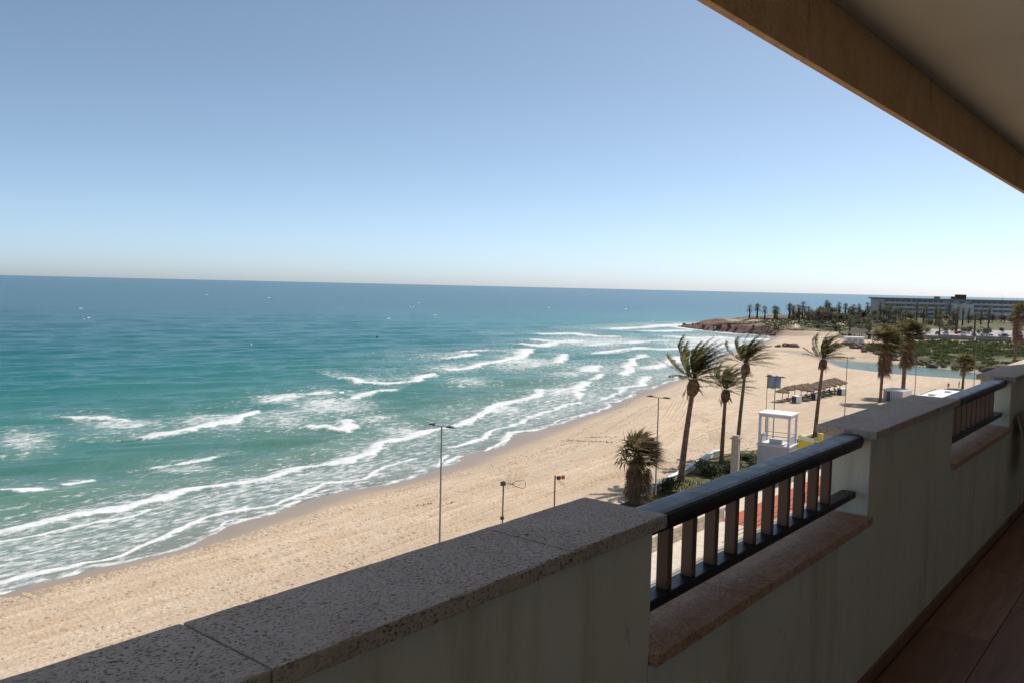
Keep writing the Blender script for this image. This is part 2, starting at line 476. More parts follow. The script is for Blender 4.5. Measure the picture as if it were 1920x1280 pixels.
PATCH=[
  ([-124.4, 46.4, 2.9, 3.0, 10.5, -3.9],0.55),
  ([-128.0, 62.2, 4.8, 5.2, 6.3, -3.1],0.5),
  ([-115.5, 83.5, 5.2, 5.7, 10.3, -7.5],0.5),
  ([-123.0, 98.3, 5.8, 6.5, 12.2, -9.7],0.55),
  ([-121.1, 73.4, 4.5, 4.8, 9.4, -5.7],0.5),
  ([-155.9, 195.9, 8.9, 12.0, 17.7, -22.1],0.5),
  ([-201.0, 299.5, 17.3, 28.5, 25.0, -37.1],0.5),
  ([-129.4, 204.1, 8.9, 11.6, 22.0, -34.4],0.33),
  ([-97.0, 117.5, 3.9, 4.4, 7.0, -8.5],0.6),
  ([-133.0, 147.1, 4.9, 5.9, 7.1, -7.8],0.35),
  ([-93.2, 88.8, 3.3, 3.5, 5.2, -4.9],0.6),
  ([-129.4, 180.7, 5.5, 6.9, 9.1, -12.6],0.4),
  ([-106.8, 147.3, 3.1, 3.6, 7.2, -9.9],0.6),
  ([-157.4, 167.5, 5.4, 7.1, 11.4, -12.1],0.4),
  ([-92.3, 52.4, 3.0, 3.1, 2.6, -1.5],0.4),
  ([-171.0, 348.7, 16.2, 26.6, 32.6, -66.1],0.6),
  ([-104.1, 91.9, 3.5, 3.8, 5.4, -4.8],0.4),
]


az = np.concatenate([np.linspace(-150, -74, 60)[:-1], np.linspace(-74, -8, 860), np.linspace(-8, 40, 40)[1:]])
px_dep = np.concatenate([[.25, .5], np.arange(1.0, 330, .5), np.linspace(330, 700, 60)[1:]])
rr = EYE * 845.6 / px_dep
A_, R_ = np.meshgrid(np.radians(az), rr)
sx, sy = (R_ * np.sin(A_)).ravel(), (R_ * np.cos(A_)).ravel()
rv = R_.ravel()
off = -sdist(sx, sy, LANDPOLY)
lag_s = sdist(sx, sy, LAGOON)
wx = sx + (fbm(sx * .16, sy * .16, 4, 31) - .5) * 4.4
wy = sy + (fbm(sx * .16, sy * .16, 4, 37) - .5) * 4.4
foam = np.zeros(len(sx)); ridge = np.zeros(len(sx))
for pts, s_, wf, tr in FOAM:
    P = np.array(pts)
    k = np.where((sx > P[:, 0].min() - 40) & (sx < P[:, 0].max() + 25) & (sy > P[:, 1].min() - 40) & (sy < P[:, 1].max() + 40) & (off > -9))[0]
    if not len(k): continue
    pad = .8 + rv[k] / 220.0
    d, sd = seg_dist(wx[k], wy[k], pts, want_side=True)
    seaw = sd > 0
    lump = .15 + 1.1 * fbm(sx[k] * .12 + s_ * 9, sy[k] * .12, 3, 41)
    f = np.where(seaw, s_ * np.exp(-(d / (1.5 * wf * pad)) ** 2) + .62 * s_ * lump * np.exp(-d / (tr * 2.2 * np.sqrt(pad))), s_ * np.exp(-(d / (wf * pad)) ** 2))
    foam[k] = np.maximum(foam[k], f * np.where(d < 40, 1, 0))
    if wf >= .5:
        ridge[k] = np.maximum(ridge[k], (.22 + .16 * (wf > .6)) * s_ * np.exp(-(np.where(seaw, d / 2.6, d / .9)) ** 2))
for (cx, cy, ax, ay, bx, by), s_ in PATCH:
    det = ax * by - ay * bx
    u_ = ((sx - cx) * by - (sy - cy) * bx) / det; v_ = ((sy - cy) * ax - (sx - cx) * ay) / det
    foam = np.maximum(foam, (s_ + .06) * np.exp(-(u_ * u_ + v_ * v_) * 1.1) * (.55 + .8 * fbm(sx * .07, sy * .07, 3, 51)))
Ax = np.array(FOAM[0][0])
k_ = np.argsort(Ax[:, 1])
xa = np.interp(sy, Ax[k_, 1], Ax[k_, 0])
surf = sst(-6, 2, sx - xa) * (sy < 150) * (off > -8)
surf = np.maximum(surf, (sy >= 100) * sst(34 + 10 * fbm(sx * .05, sy * .05, 2, 61), 8, off) * (sy < 430) * .9)
foam = np.maximum(foam, surf * (.19 + .28 * fbm(sx * .09, sy * .05, 4, 71)))
# thin clear water of the last swash
foam = foam * (1 - .45 * sst(3.5, 1.0, off) * (foam < .6))
# hot water line against the sand
hb = np.full(len(sx), -9.0)
near = np.where((off > -12) & (off < 14) & (sy < 430) & (sy > -40))[0]
hb[near] = ground_full(sx[near], sy[near])[0]
edge = np.exp(-((hb + .035) / (.030 * (1 + rv / 200))) ** 2) * (.35 + .6 * fbm(sx * .05, sy * .05, 2, 83)) * (sy < 420)
foam = np.maximum(foam, edge * .8)
rockf = np.exp(-((off - 3) / 6.0) ** 2) * (sy > 425) * (sy < 520) * (.5 + .7 * fbm(sx * .08, sy * .08, 3, 91))
foam = np.maximum(foam, rockf)
foam *= (lag_s < -15)
# swell and chop as real relief, each train only as far out as the sheet resolves it
drow = rv * rv / (EYE * 845.6) * .5
sz = np.zeros(len(sx))
rs = np.random.RandomState(4)
for lam, amp in ((34, .13), (24, .11), (17, .10), (12, .085), (9, .07), (6.5, .05), (4.6, .04), (3.4, .03)):
    for _ in range(2):
        th = rad(16) + rs.normal(0, .38)
        kx, ky = math.cos(th), -math.sin(th)
        ph = 2 * math.pi * ((sx * kx + sy * ky) / lam + rs.rand() + .35 * fbm(sx / (lam * 3), sy / (lam * 3), 2, int(lam)))
        sz += amp * (np.sin(ph) + .35 * np.sin(2 * ph + .6)) * np.clip(lam / (2.6 * drow) - .4, 0, 1)
shal = np.clip(off / 26, 0, 1)
# swell rearing up outside the inner break
rear = np.exp(-((sx - xa + 7.5 + 2 * (fbm(sx * 0 + 1, sy * .05, 2, 5) - .5)) / 2.8) ** 2) * (sy < 130) * .55 * (.4 + .9 * vnoise(sy * .045, sy * 0, 17))
sz = sz * (.12 + .88 * shal) + (ridge + rear) * np.clip(off / 5, 0, 1) + .04 * (foam > .5)
sz = np.where(off < 0, np.minimum(sz, 0) * .2, sz)
sz = np.where((lag_s > -14) & (off < 2), .10, sz)
nr, na = A_.shape
idx = np.arange(nr * na).reshape(nr, na)
SF = np.stack([idx[:-1, :-1], idx[1:, :-1], idx[1:, 1:], idx[:-1, 1:]], -1).reshape(-1, 4)
keep = ((off > -7) | (lag_s > -12))[SF].any(1)
SF = SF[keep]
used = np.unique(SF); remap = np.full(len(sx), -1); remap[used] = np.arange(len(used))
SV = np.stack([sx, sy, sz], -1)[used]; SF = remap[SF]

def sea_material():
    t = NT("sea_water", .30, .5)
    t.b.inputs["IOR"].default_value = 1.33
    offs = t.attr("off"); fo = t.attr("foam")
    deep = t.ramp(offs, [(0.0, (.20, .185, .13)), (.012, (.125, .175, .125)), (.05, (.085, .185, .132)), (.12, (.046, .180, .152)), (.30, (.024, .152, .158)), (.62, (.016, .110, .135)), (1.0, (.012, .086, .112))])
    co = t.co()
    patch = t.noise(t.co((.012, .003, 1), rot=rad(-25)), 1.0, 4, .55)
    deep = t.mix(t.ramp(patch, [(.35, .0), (.7, .45)]), deep, t.mix(.6, deep, (.010, .07, .11)))
    # lacy foam
    cf = t.co((1.25, .42, 1), rot=rad(10))
    l1 = t.noise(cf, 1.15, 6, .70, .5); l2 = t.vor(t.co((1.1, .45, 1), rot=rad(14)), 1.7, 'SMOOTH_F1')
    lace = t.math('ADD', t.math('MULTIPLY', l1, 1.25), t.math('MULTIPLY', l2, -.32))
    lace = t.math('ADD', lace, t.math('MULTIPLY', t.noise(cf, 4.2, 4, .6), .45))
    fac = t.math('ADD', t.math('MULTIPLY', fo, 1.25), t.math('MULTIPLY', t.math('SUBTRACT', lace, .72), 2.1))
    fac = t.math('MULTIPLY', fac, t.math('MULTIPLY', fo, 14.0, clamp=True))
    fmask = t.ramp(fac, [(.32, 0), (.54, .45), (.90, 1)])
    white = t.mix(t.noise(co, 1.6, 5), (.52, .54, .54), (.80, .79, .77))
    # aerated, milky water under thinning foam
    milk = t.math('MULTIPLY', fo, .9, clamp=True)
    base = t.mix(milk, deep, (.36, .42, .39))
    t.color(t.mix(fmask, base, white))
    t.rough(t.math('ADD', t.math('MULTIPLY', fmask, .5), .22))
    t.link(t.math('SUBTRACT', .14, t.math('MULTIPLY', fmask, .1)), t.b.inputs["Specular IOR Level"])
    # wind chop
    ca = t.co((1.0, .40, 1), rot=rad(16))
    h1 = t.noise(ca, .30, 5, .62); h2 = t.noise(ca, 1.6, 4, .6)
    h = t.math('ADD', t.math('MULTIPLY', h1, 1.0), t.math('MULTIPLY', h2, .22))
    b1 = t.bump(h, .9, .75)
    t.bump(t.math('ADD', fmask, t.math('MULTIPLY', l1, .5)), .5, .18, b1)
    return t.mat
M_SEA = sea_material()
sea_me = np_mesh("sea", SV, SF, M_SEA, dict(off=np.where(lag_s[used] > -14, .016, np.clip(off[used] / 420, 0, 1)), foam=foam[used]))
tag(link_mesh("sea", sea_me), kind="structure")

# scattered whitecaps offshore: low torn ridges of foam riding on the chop
M_FOAM = simple("whitecap_foam", (.74, .75, .75), .8, .1, .12, 1.2, .4)
mb = MB()
r2 = random.Random(12)
n_done = 0
while n_done < 18:
    a = rad(r2.uniform(-72, -14)); r_ = 150 * (10 ** r2.uniform(0, .95))
    x, y = r_ * math.sin(a), r_ * math.cos(a)
    if -sdist(np.array([x]), np.array([y]), LANDPOLY)[0] < 38: continue
    n_done += 1
    for q in range(r2.choice((1, 1, 2))):
        L = r2.uniform(.3, 1.1) * (1 + r_ / 1500); th = rad(16) + r2.gauss(0, .3)
        dx, dy = math.sin(th), math.cos(th)
        ox, oy = x + r2.uniform(-3, 3), y + r2.uniform(-3, 3)
        n = 6; up, lo, ba = [], [], []
        for i in range(n + 1):
            s_ = (i / n - .5) * 2 * L; wv = (1 - (2 * i / n - 1) ** 2) ** .5 * r2.uniform(.5, 1.1)
            cx, cy = ox + dx * s_, oy + dy * s_
            z = .08 + .10 * wv
            up.append((cx, cy, z + .10 * wv)); lo.append((cx + .4 * wv, cy - .1, -.1)); ba.append((cx - .8 * wv, cy, -.05))
        mb.add(up + lo + ba, [(i, i + 1, n + 2 + i, n + 1 + i) for i in range(n)] + [(2 * n + 2 + i, 2 * n + 3 + i, i + 1, i) for i in range(n)])
tag(mb.obj("whitecaps", M_FOAM, smooth=True), "small whitecaps scattered over the open sea", "foam", kind="stuff")

# ================================================================== THE BALCONY
# sizes relative to the eye: outer/inner coping edge, tops, joints along y
XO, XI, ZT, TH = -1.207, -.966, EYE - .533, .034
ZS, ZF, ZC = EYE - .875, EYE - 1.6, EYE + .938
YE, YP, YQ, Y3 = 1.784, 3.448, 4.912, 6.576
WXO, WXI = -1.182, -.992                        # faces of the rendered wall

def stone_material(name, lo, mid, hi, pit=1.0, edge=None):
    t = NT(name, .82, .25)
    co = t.co()
    n1 = t.noise(co, 5.0, 5, .6); n2 = t.noise(co, 55, 5, .7); n3 = t.noise(t.co((1, 1, .35)), 14, 4, .6)
    c = t.ramp(t.math('ADD', t.math('MULTIPLY', n1, .45), t.math('MULTIPLY', n2, .55)), [(.36, lo), (.5, mid), (.64, hi)])
    c = t.mix(t.ramp(n3, [(.5, 0), (.72, .5)]), c, tuple(x * .72 for x in mid))
    oi = t.new("ShaderNodeObjectInfo")
    c = t.mix(t.math('MULTIPLY', oi.outputs["Random"], .30), c, lo)
    # open pores of the stone, in clusters
    pr = t.noise(t.co((1, .6, 1)), 210, 3, .6, .3); pr2 = t.noise(t.co((1, .6, 1)), 85, 3, .65, .6)
    pits = t.math('MAXIMUM', t.ramp(pr, [(.56, 0), (.64, 1)]), t.ramp(pr2, [(.63, 0), (.67, 1)]))
    pits = t.math('MULTIPLY', pits, t.math('MULTIPLY', t.ramp(t.noise(co, 7, 3), [(.30, .35), (.55, 1)]), pit))
    c = t.mix(pits, c, tuple(x * .36 for x in lo))
    t.color(c)
    b1 = t.bump(t.math('SUBTRACT', 1.0, pits), .7, .006)
    t.bump(n2, .35, .004, b1)
    return t.mat
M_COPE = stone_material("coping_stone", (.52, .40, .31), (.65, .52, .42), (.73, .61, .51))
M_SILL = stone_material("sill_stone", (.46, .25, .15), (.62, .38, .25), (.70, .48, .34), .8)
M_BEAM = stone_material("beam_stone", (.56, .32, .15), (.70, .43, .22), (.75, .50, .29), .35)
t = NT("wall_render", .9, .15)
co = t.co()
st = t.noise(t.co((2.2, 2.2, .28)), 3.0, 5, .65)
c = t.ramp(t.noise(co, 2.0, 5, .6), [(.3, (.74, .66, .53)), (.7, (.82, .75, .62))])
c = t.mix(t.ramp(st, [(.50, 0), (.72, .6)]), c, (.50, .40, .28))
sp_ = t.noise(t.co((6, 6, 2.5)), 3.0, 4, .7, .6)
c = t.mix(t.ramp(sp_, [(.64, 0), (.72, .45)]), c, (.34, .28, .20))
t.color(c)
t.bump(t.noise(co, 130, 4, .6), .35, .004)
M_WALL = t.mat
t = NT("rail_paint", .36, .35)
co = t.co()
t.color(t.ramp(t.noise(co, 30, 4), [(.3, (.014, .015, .019)), (.7, (.022, .023, .028))]))
t.rough(t.ramp(t.noise(co, 18, 5, .6), [(.3, .33), (.7, .48)]))
t.bump(t.noise(co, 160, 3), .08, .002)
M_RAIL = t.mat
t = NT("baluster_paint", .45, .4)
t.color(t.ramp(t.noise(t.co((1, 1, .2)), 24, 4), [(.3, (.15, .080, .046)), (.7, (.21, .120, .072))]))
M_BAL = t.mat
t = NT("floor_tile", .45, .35)
co = t.co((9, .9, 1))
oi = t.new("ShaderNodeObjectInfo")
c = t.ramp(t.noise(co, 2.6, 6, .65, .8), [(.3, (.24, .11, .065)), (.55, (.36, .18, .115)), (.75, (.44, .24, .155))])
c = t.mix(t.math('MULTIPLY', oi.outputs["Random"], .45), c, (.12, .055, .035))
t.color(c)
t.bump(t.noise(co, 20, 4), .15, .003)
M_TILE = t.mat
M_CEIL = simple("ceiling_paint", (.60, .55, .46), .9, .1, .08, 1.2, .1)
M_GROUT = simple("grout", (.13, .10, .085), .95, .1)
M_MORTAR = simple("joint_mortar", (.10, .075, .055), .95, .1)

par = thing("balcony_parapet", "long cream balcony wall with speckled stone copings, running to the right edge", "wall", (0, 0, ZF))
def bal(mb, name, mat, parent=par, smooth=False):
    o = mb.obj(name, mat, parent, smooth)
    o.location = (0, 0, -parent.location.z)
    return o
def capped(y0, y1, z0, z1, jit):
    return MB().box(WXO, WXI, y0, y1, z0, z1, bev=.004)
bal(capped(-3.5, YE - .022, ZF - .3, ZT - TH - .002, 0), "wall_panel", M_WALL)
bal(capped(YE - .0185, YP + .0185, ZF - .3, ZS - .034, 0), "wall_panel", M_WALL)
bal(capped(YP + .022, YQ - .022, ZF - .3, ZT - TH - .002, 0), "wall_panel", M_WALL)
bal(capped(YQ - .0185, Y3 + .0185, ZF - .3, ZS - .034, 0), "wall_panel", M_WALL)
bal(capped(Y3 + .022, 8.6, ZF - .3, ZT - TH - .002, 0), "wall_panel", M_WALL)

def slab(x0, x1, y0, y1, z0, z1, seed, chip=.0022):
    """a stone slab with a worn, chipped arris"""
    bm = bmesh.new()
    bmesh.ops.create_cube(bm, size=1)
    for v in bm.verts:
        v.co = ((x0 + x1) / 2 + v.co.x * (x1 - x0), (y0 + y1) / 2 + v.co.y * (y1 - y0), (z0 + z1) / 2 + v.co.z * (z1 - z0))
    ncut = max(6, int((y1 - y0) / .035))
    es = [e for e in bm.edges if abs(e.verts[0].co.y - e.verts[1].co.y) > .5 * (y1 - y0)]
    bmesh.ops.subdivide_edges(bm, edges=es, cuts=ncut, use_grid_fill=True)
    es = [e for e in bm.edges if len(e.link_faces) == 2 and e.calc_face_angle(0) > .6]
    bmesh.ops.bevel(bm, geom=es, offset=.004, segments=2, affect='EDGES', profile=.55)
    r = random.Random(seed)
    for v in bm.verts:
        q = chip * (r.random() ** 3) * 1.6
        v.co.x += (-1 if v.co.x > (x0 + x1) / 2 else 1) * q
        v.co.z += (-1 if v.co.z > (z0 + z1) / 2 else 1) * chip * .5 * (r.random() ** 3)
    bm.verts.index_update()
    mb = MB().add([v.co for v in bm.verts], [[v.index for v in f.verts] for f in bm.faces])
    bm.free()
    return mb
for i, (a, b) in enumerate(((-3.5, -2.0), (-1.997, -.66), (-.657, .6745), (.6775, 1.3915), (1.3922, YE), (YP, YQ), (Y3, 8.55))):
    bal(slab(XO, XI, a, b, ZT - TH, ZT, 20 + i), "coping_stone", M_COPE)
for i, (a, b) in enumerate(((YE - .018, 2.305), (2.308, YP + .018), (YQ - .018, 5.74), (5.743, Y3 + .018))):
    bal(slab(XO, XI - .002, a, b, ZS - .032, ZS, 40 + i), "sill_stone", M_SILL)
# dark filler in the vertical joints where low wall and pillar meet
for y in (YE - .02, YP + .02, YQ - .02, Y3 + .02):
    bal(MB().box(WXO + .01, WXI - .006, y - .006, y + .006, ZF - .2, ZS - .04), "joint_filler", M_MORTAR)
def railing(y0, y1, label):
    rl = thing("balcony_railing", label, "railing", (0, y0, ZS), group="railings in the gaps of the balcony wall")
    def put(mb, name, mat, smooth=False):
        o = mb.obj(name, mat, rl, smooth)
        o.location = (0, -y0, -ZS)
        return o
    cx, zt = -1.060, EYE - .552
    prof = []
    for k in range(9):                                   # flat top with rounded shoulders
        a = math.pi * k / 8
        c_, s_ = math.cos(a), math.sin(a)
        prof.append((cx + .048 * math.copysign(abs(c_) ** .55, c_), zt - .026 + .026 * abs(s_) ** .6))
    prof += [(cx - .041, zt - .050), (cx + .041, zt - .050)]
    mb = MB().prism(prof[::-1], y0 + .003, y1 - .003)
    o = put(mb, "top_rail", M_RAIL)
    bo = put(MB().box(cx - .028, cx + .028, y0 + .003, y1 - .003, EYE - .806, EYE - .780, bev=.004), "bottom_rail", M_RAIL)
    n = 10
    step = .1355
    ys = [y0 + .165 + step * i for i in range(n)]
    me = MB().box(-.017, .017, -.0125, .0125, 0, .780 - .602 + .001, bev=.002).mesh("baluster", M_BAL)
    for y in ys:
        link_mesh("baluster", me, rl, loc=(cx, y - y0, EYE - .780 - ZS))
    put(MB().box(cx - .014, cx + .014, y0 + .0035, y0 + .022, EYE - .780, EYE - .603, bev=.002), "end_post", M_RAIL)
    return rl
railing(YE, YP, "near dark metal railing with brown balusters in the first gap of the wall")
railing(YQ, Y3, "far dark metal railing beside the right edge, beyond the wide pillar")

# roof edge: stone-faced beam and ceiling
beam = thing("roof_beam", "brown stone-faced roof beam slanting across the top right corner", "beam", (0, 0, ZC))
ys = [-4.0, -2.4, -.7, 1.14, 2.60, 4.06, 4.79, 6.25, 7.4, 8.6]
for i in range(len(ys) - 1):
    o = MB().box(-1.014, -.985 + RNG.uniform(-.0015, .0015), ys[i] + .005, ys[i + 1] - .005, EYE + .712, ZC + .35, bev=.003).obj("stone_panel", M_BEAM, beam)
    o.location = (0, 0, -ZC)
o = MB().box(-1.08, -1.018, -4, 8.6, EYE + .80, ZC + .35).obj("beam_core", M_MORTAR, beam); o.location = (0, 0, -ZC)
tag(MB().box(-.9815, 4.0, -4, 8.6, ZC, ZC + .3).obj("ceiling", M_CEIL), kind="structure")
tag(MB().box(1.75, 1.95, -1.8, 8.6, ZF - .3, ZC - .003).obj("wall_back", simple("white_render", (.80, .77, .71), .9, .1, .05, 1.5, .1)), kind="structure")
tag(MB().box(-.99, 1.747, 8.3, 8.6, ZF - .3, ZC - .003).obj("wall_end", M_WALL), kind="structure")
fl = tag(MB().box(WXI - .02, 1.748, -4, 8.298, ZF - .3, ZF - .006).obj("balcony_floor", M_GROUT), kind="structure")
tile = MB().box(-.1425, .1425, -.598, .598, -.010, 0, bev=.0015).mesh("tile", M_TILE)
k = 0
x = WXI + .022 + .1425
while x < 1.6:
    y = -1.2 + .6 * (k % 2) + .22
    while y < 8.0:
        if y > .2: link_mesh("tile", tile, fl, loc=(x, y, ZF))
        y += 1.199
    x += .288; k += 1
sk = MB().box(WXI + .0005, WXI + .012, -1, 8.29, ZF - .004, ZF + .055, bev=.002).obj("skirting_board", M_TILE, par); sk.location = (0, 0, -ZF)
# the block of flats that carries the balcony
bld = thing("apartment_block", "cream apartment block below and behind the balcony", "building", (4, 2, 1.3))
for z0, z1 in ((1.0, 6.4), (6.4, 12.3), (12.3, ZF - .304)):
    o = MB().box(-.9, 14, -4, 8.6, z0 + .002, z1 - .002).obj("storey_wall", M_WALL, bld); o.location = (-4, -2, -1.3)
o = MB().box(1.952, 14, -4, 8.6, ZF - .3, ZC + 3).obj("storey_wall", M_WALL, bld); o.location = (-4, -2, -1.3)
o = MB().box(-1.08, 14, -4, 8.6, ZC + .352, ZC + .5).obj("roof_slab", M_CEIL, bld); o.location = (-4, -2, -1.3)

# folded wooden deck chairs leaning against the end of the balcony wall
M_WOOD = simple("oiled_wood", (.30, .19, .11), .6, .3, .25, 12)
M_CANVAS = simple("beige_canvas", (.46, .38, .28), .9, .1, .12, 40, .2)
def folded_chair(x, y, lean, label):
    ch = thing("folding_chair", label, "chair", (x, y, ZF + .001), group="folded chairs at the end of the balcony")
    for s in (-.24, .24):
        MB().tube([(-.30 + lean, s, 0), (0, s, .98)], .016, 8).obj("frame_rail", M_WOOD, ch)
        MB().tube([(-.22 + lean, s * .86, .0), (.03, s * .86, .9)], .014, 8).obj("leg", M_WOOD, ch)
    for z0, z1 in ((.50, .70), (.73, .95)):
        f = lambda z: (-.30 + lean) * (1 - z / .98) - .019
        MB().add([(f(z0), -.25, z0), (f(z0), .25, z0), (f(z1), .25, z1), (f(z1), -.25, z1), (f(z0) - .02, -.25, z0), (f(z0) - .02, .25, z0), (f(z1) - .02, .25, z1), (f(z1) - .02, -.25, z1)],
                 [(0, 1, 2, 3), (7, 6, 5, 4), (0, 4, 5, 1), (1, 5, 6, 2), (2, 6, 7, 3), (3, 7, 4, 0)]).obj("canvas_panel", M_CANVAS, ch)
    return ch
fc = folded_chair(-.945, 6.93, .58, "nearer folded beige chair leaning by the far pillar at right edge")
fc.scale = (.85, .85, .83)

# ================================================================== PROMENADE
WIND = Vector((.80, .60, -.05)).normalized()
M_PAVE = simple("pale_paving", (.56, .48, .39), .9, .15, .14, 1.4, .2)
M_RED = simple("red_paving", (.40, .125, .075), .9, .15, .18, 1.1, .15)
M_ASPH = simple("grey_road", (.27, .25, .23), .92, .15, .15, 1.2, .2)
M_CONC = simple("concrete", (.36, .31, .26), .9, .2, .2, 2.2, .3)
M_WHITE = simple("white_paint", (.78, .77, .75), .7, .25, .06, 2.0)
M_STEEL = simple("painted_steel", (.13, .10, .085), .55, .4, .2, 4)
M_DARK = simple("dark_steel", (.045, .04, .04), .5, .4, .2, 4)
M_BARK = simple("palm_bark", (.19, .125, .09), .95, .1, .45, 2.6, .9)
M_BOOT = simple("palm_boot", (.16, .095, .06), .95, .1, .5, 3.5, .8)
PZ = 1.5
tag(MB().box(-33.398, -29.802, -60, 71.498, 1.0, PZ - .002).obj("promenade_pavement", M_PAVE), kind="structure")
tag(MB().box(-37.2, -33.4, -60, 215, 1.0, PZ).obj("promenade_pavement", M_PAVE), kind="structure")
tag(MB().box(-33.4, -29.8, 71.5, 215, 1.0, PZ - .004).obj("red_path", M_RED), kind="structure")
tag(MB().box(-29.8, -20, -60, 240, 1.0, PZ - .1).obj("road", M_ASPH), kind="structure")
tag(MB().box(-29.8, -29.5, -60, 215, 1.0, PZ + .02).obj("kerb", M_CONC), kind="structure")
t = NT("grass_soil", .95, .1)
co = t.co()
t.color(t.ramp(t.noise(co, .7, 6, .65), [(.35, (.055, .065, .022)), (.52, (.115, .12, .045)), (.62, (.24, .19, .11)), (.75, (.34, .27, .18))]))
t.bump(t.noise(co, 4, 5), .8, .12)
M_GRASS = t.mat
# planted strip between sand and pavement, edged by a low white wall
edge_pts = [(-43.2, 60), (-43.4, 74), (-43.9, 79.9), (-44.5, 82.6), (-45.1, 86.5), (-45.9, 90.6), (-46.9, 95.3), (-47.7, 99.2), (-47.5, 101.5), (-45.4, 107.9), (-44.6, 118), (-44.4, 150)]
mb = MB()
P = []
for x, y in edge_pts: P += [(x, y, PZ - .02), (-37.1, y, PZ + .0)]
mb.add(P, [(2 * i, 2 * i + 1, 2 * i + 3, 2 * i + 2) for i in range(len(edge_pts) - 1)])
tag(mb.obj("planted_strip", M_GRASS), kind="structure")
wl = thing("garden_wall", "low white wall curving between sand and planted strip", "wall", (-45, 88, 1.2))
def ribbon_wall(pts, w, z0, z1):
    mb = MB(); V = []
    for i, p in enumerate(pts):
        a, b = Vector(pts[max(i - 1, 0)]), Vector(pts[min(i + 1, len(pts) - 1)])
        n = Vector((-(b - a).y, (b - a).x)).normalized() * w / 2
        p = Vector(p)
        V += [(*(p + n), z0), (*(p - n), z0), (*(p - n), z1), (*(p + n), z1)]
    F = []
    for i in range(len(pts) - 1):
        for k in range(4): F.append((4 * i + k, 4 * i + (k + 1) % 4, 4 * i + 4 + (k + 1) % 4, 4 * i + 4 + k))
    e = 4 * (len(pts) - 1)
    return mb.add(V, F + [(3, 2, 1, 0), (e, e + 1, e + 2, e + 3)])
o = ribbon_wall(edge_pts[1:9], .40, .9, 2.02).obj("wall_body", M_WHITE, wl); o.location = (45, -88, -1.2)
o = ribbon_wall(edge_pts[1:9], .50, 2.022, 2.10).obj("wall_cap", M_WHITE, wl); o.location = (45, -88, -1.2)

# ---- foliage building blocks
def leaf_material(name, a, b, c_, trans=.25):
    t = NT(name, .6, .2)
    oi = t.new("ShaderNodeObjectInfo")
    n = t.noise(t.co(), 1.3, 3, .6)
    geo = t.new("ShaderNodeNewGeometry")
    c = t.ramp(geo.outputs["Random Per Island"], [(0, a), (.5, b), (1, c_)])
    c = t.mix(t.ramp(n, [(.35, .4), (.65, 0)]), c, a)
    c = t.mix(t.math('MULTIPLY', oi.outputs["Random"], .3), c, tuple(x * .6 for x in b))
    t.color(c)
    tr = t.new("ShaderNodeBsdfTranslucent"); t.link(c, tr.inputs[0])
    mx = t.new("ShaderNodeMixShader"); mx.inputs[0].default_value = trans
    t.link(t.b.outputs[0], mx.inputs[1]); t.link(tr.outputs[0], mx.inputs[2])
    t.link(mx.outputs[0], t.n["Material Output"].inputs[0])
    return t.mat
M_FROND = leaf_material("palm_frond", (.09, .10, .034), (.155, .15, .055), (.24, .21, .085), .65)
M_FROND_Y = leaf_material("fan_frond", (.10, .085, .032), (.17, .135, .052), (.26, .20, .085), .5)
M_DEAD = leaf_material("dead_frond", (.14, .08, .048), (.26, .155, .09), (.38, .25, .15), .3)
M_LEAF = leaf_material("shrub_leaf", (.022, .034, .012), (.048, .062, .022), (.085, .10, .036))
M_OLIVE = leaf_material("grey_green_leaf", (.062, .068, .040), (.105, .108, .062), (.165, .155, .095))
M_DRYLEAF = leaf_material("dry_leaf", (.085, .065, .035), (.15, .11, .06), (.23, .17, .10))
M_REED = leaf_material("reed_leaf", (.055, .075, .030), (.095, .115, .045), (.17, .165, .075), .5)

def pinnate(mb, base, d0, length, r, wind, curl, nl=15, lw=.055, ll=.62):
    """one feather frond: rib bent down-wind, swept leaflets on both sides"""
    n = 9
    pts = [Vector(base)]
    d = Vector(d0).normalized()
    for i in range(n):
        f = i / n
        d = (d + WIND * wind * (.30 + f) * .30 + Vector((0, 0, -1)) * curl * (f ** 1.3) * .26).normalized()
        pts.append(pts[-1] + d * length / n)
    for i in range(n):                                # rib
        a, b = pts[i], pts[i + 1]
        s = (b - a).cross(Vector((0, 0, 1)))
        if s.length < 1e-4: s = Vector((1, 0, 0))
        s = s.normalized() * (.042 * (1 - i / n) + .01)
        mb.add([a - s, a + s, b + s * .9, b - s * .9], [(0, 1, 2, 3)])
    for j in range(nl):
        f = .22 + .78 * j / (nl - 1)
        q = f * n; i = min(int(q), n - 1); p = pts[i].lerp(pts[i + 1], q - i)
        tan = (pts[i + 1] - pts[i]).normalized()
        side = tan.cross(Vector((0, 0, 1)))
        if side.length < 1e-4: side = Vector((1, 0, 0))
        side.normalize(); up = side.cross(tan)
        L = ll * (1 - .45 * abs(f - .5) * 2) * r.uniform(.8, 1.2)
        for s in (-1, 1):
            dirv = (tan * 1.0 + side * s * r.uniform(.38, .70) + up * r.uniform(-.05, .35) + WIND * wind * .55).normalized()
            w = dirv.cross(up).normalized() * lw
            mid = p + dirv * L * .55
            tip = p + (dirv + Vector((0, 0, -.22)) + WIND * wind * .25).normalized() * L
            mb.add([p - w * .5, p + w * .5, mid + w, mid - w, tip], [(0, 1, 2, 3), (3, 2, 4)])

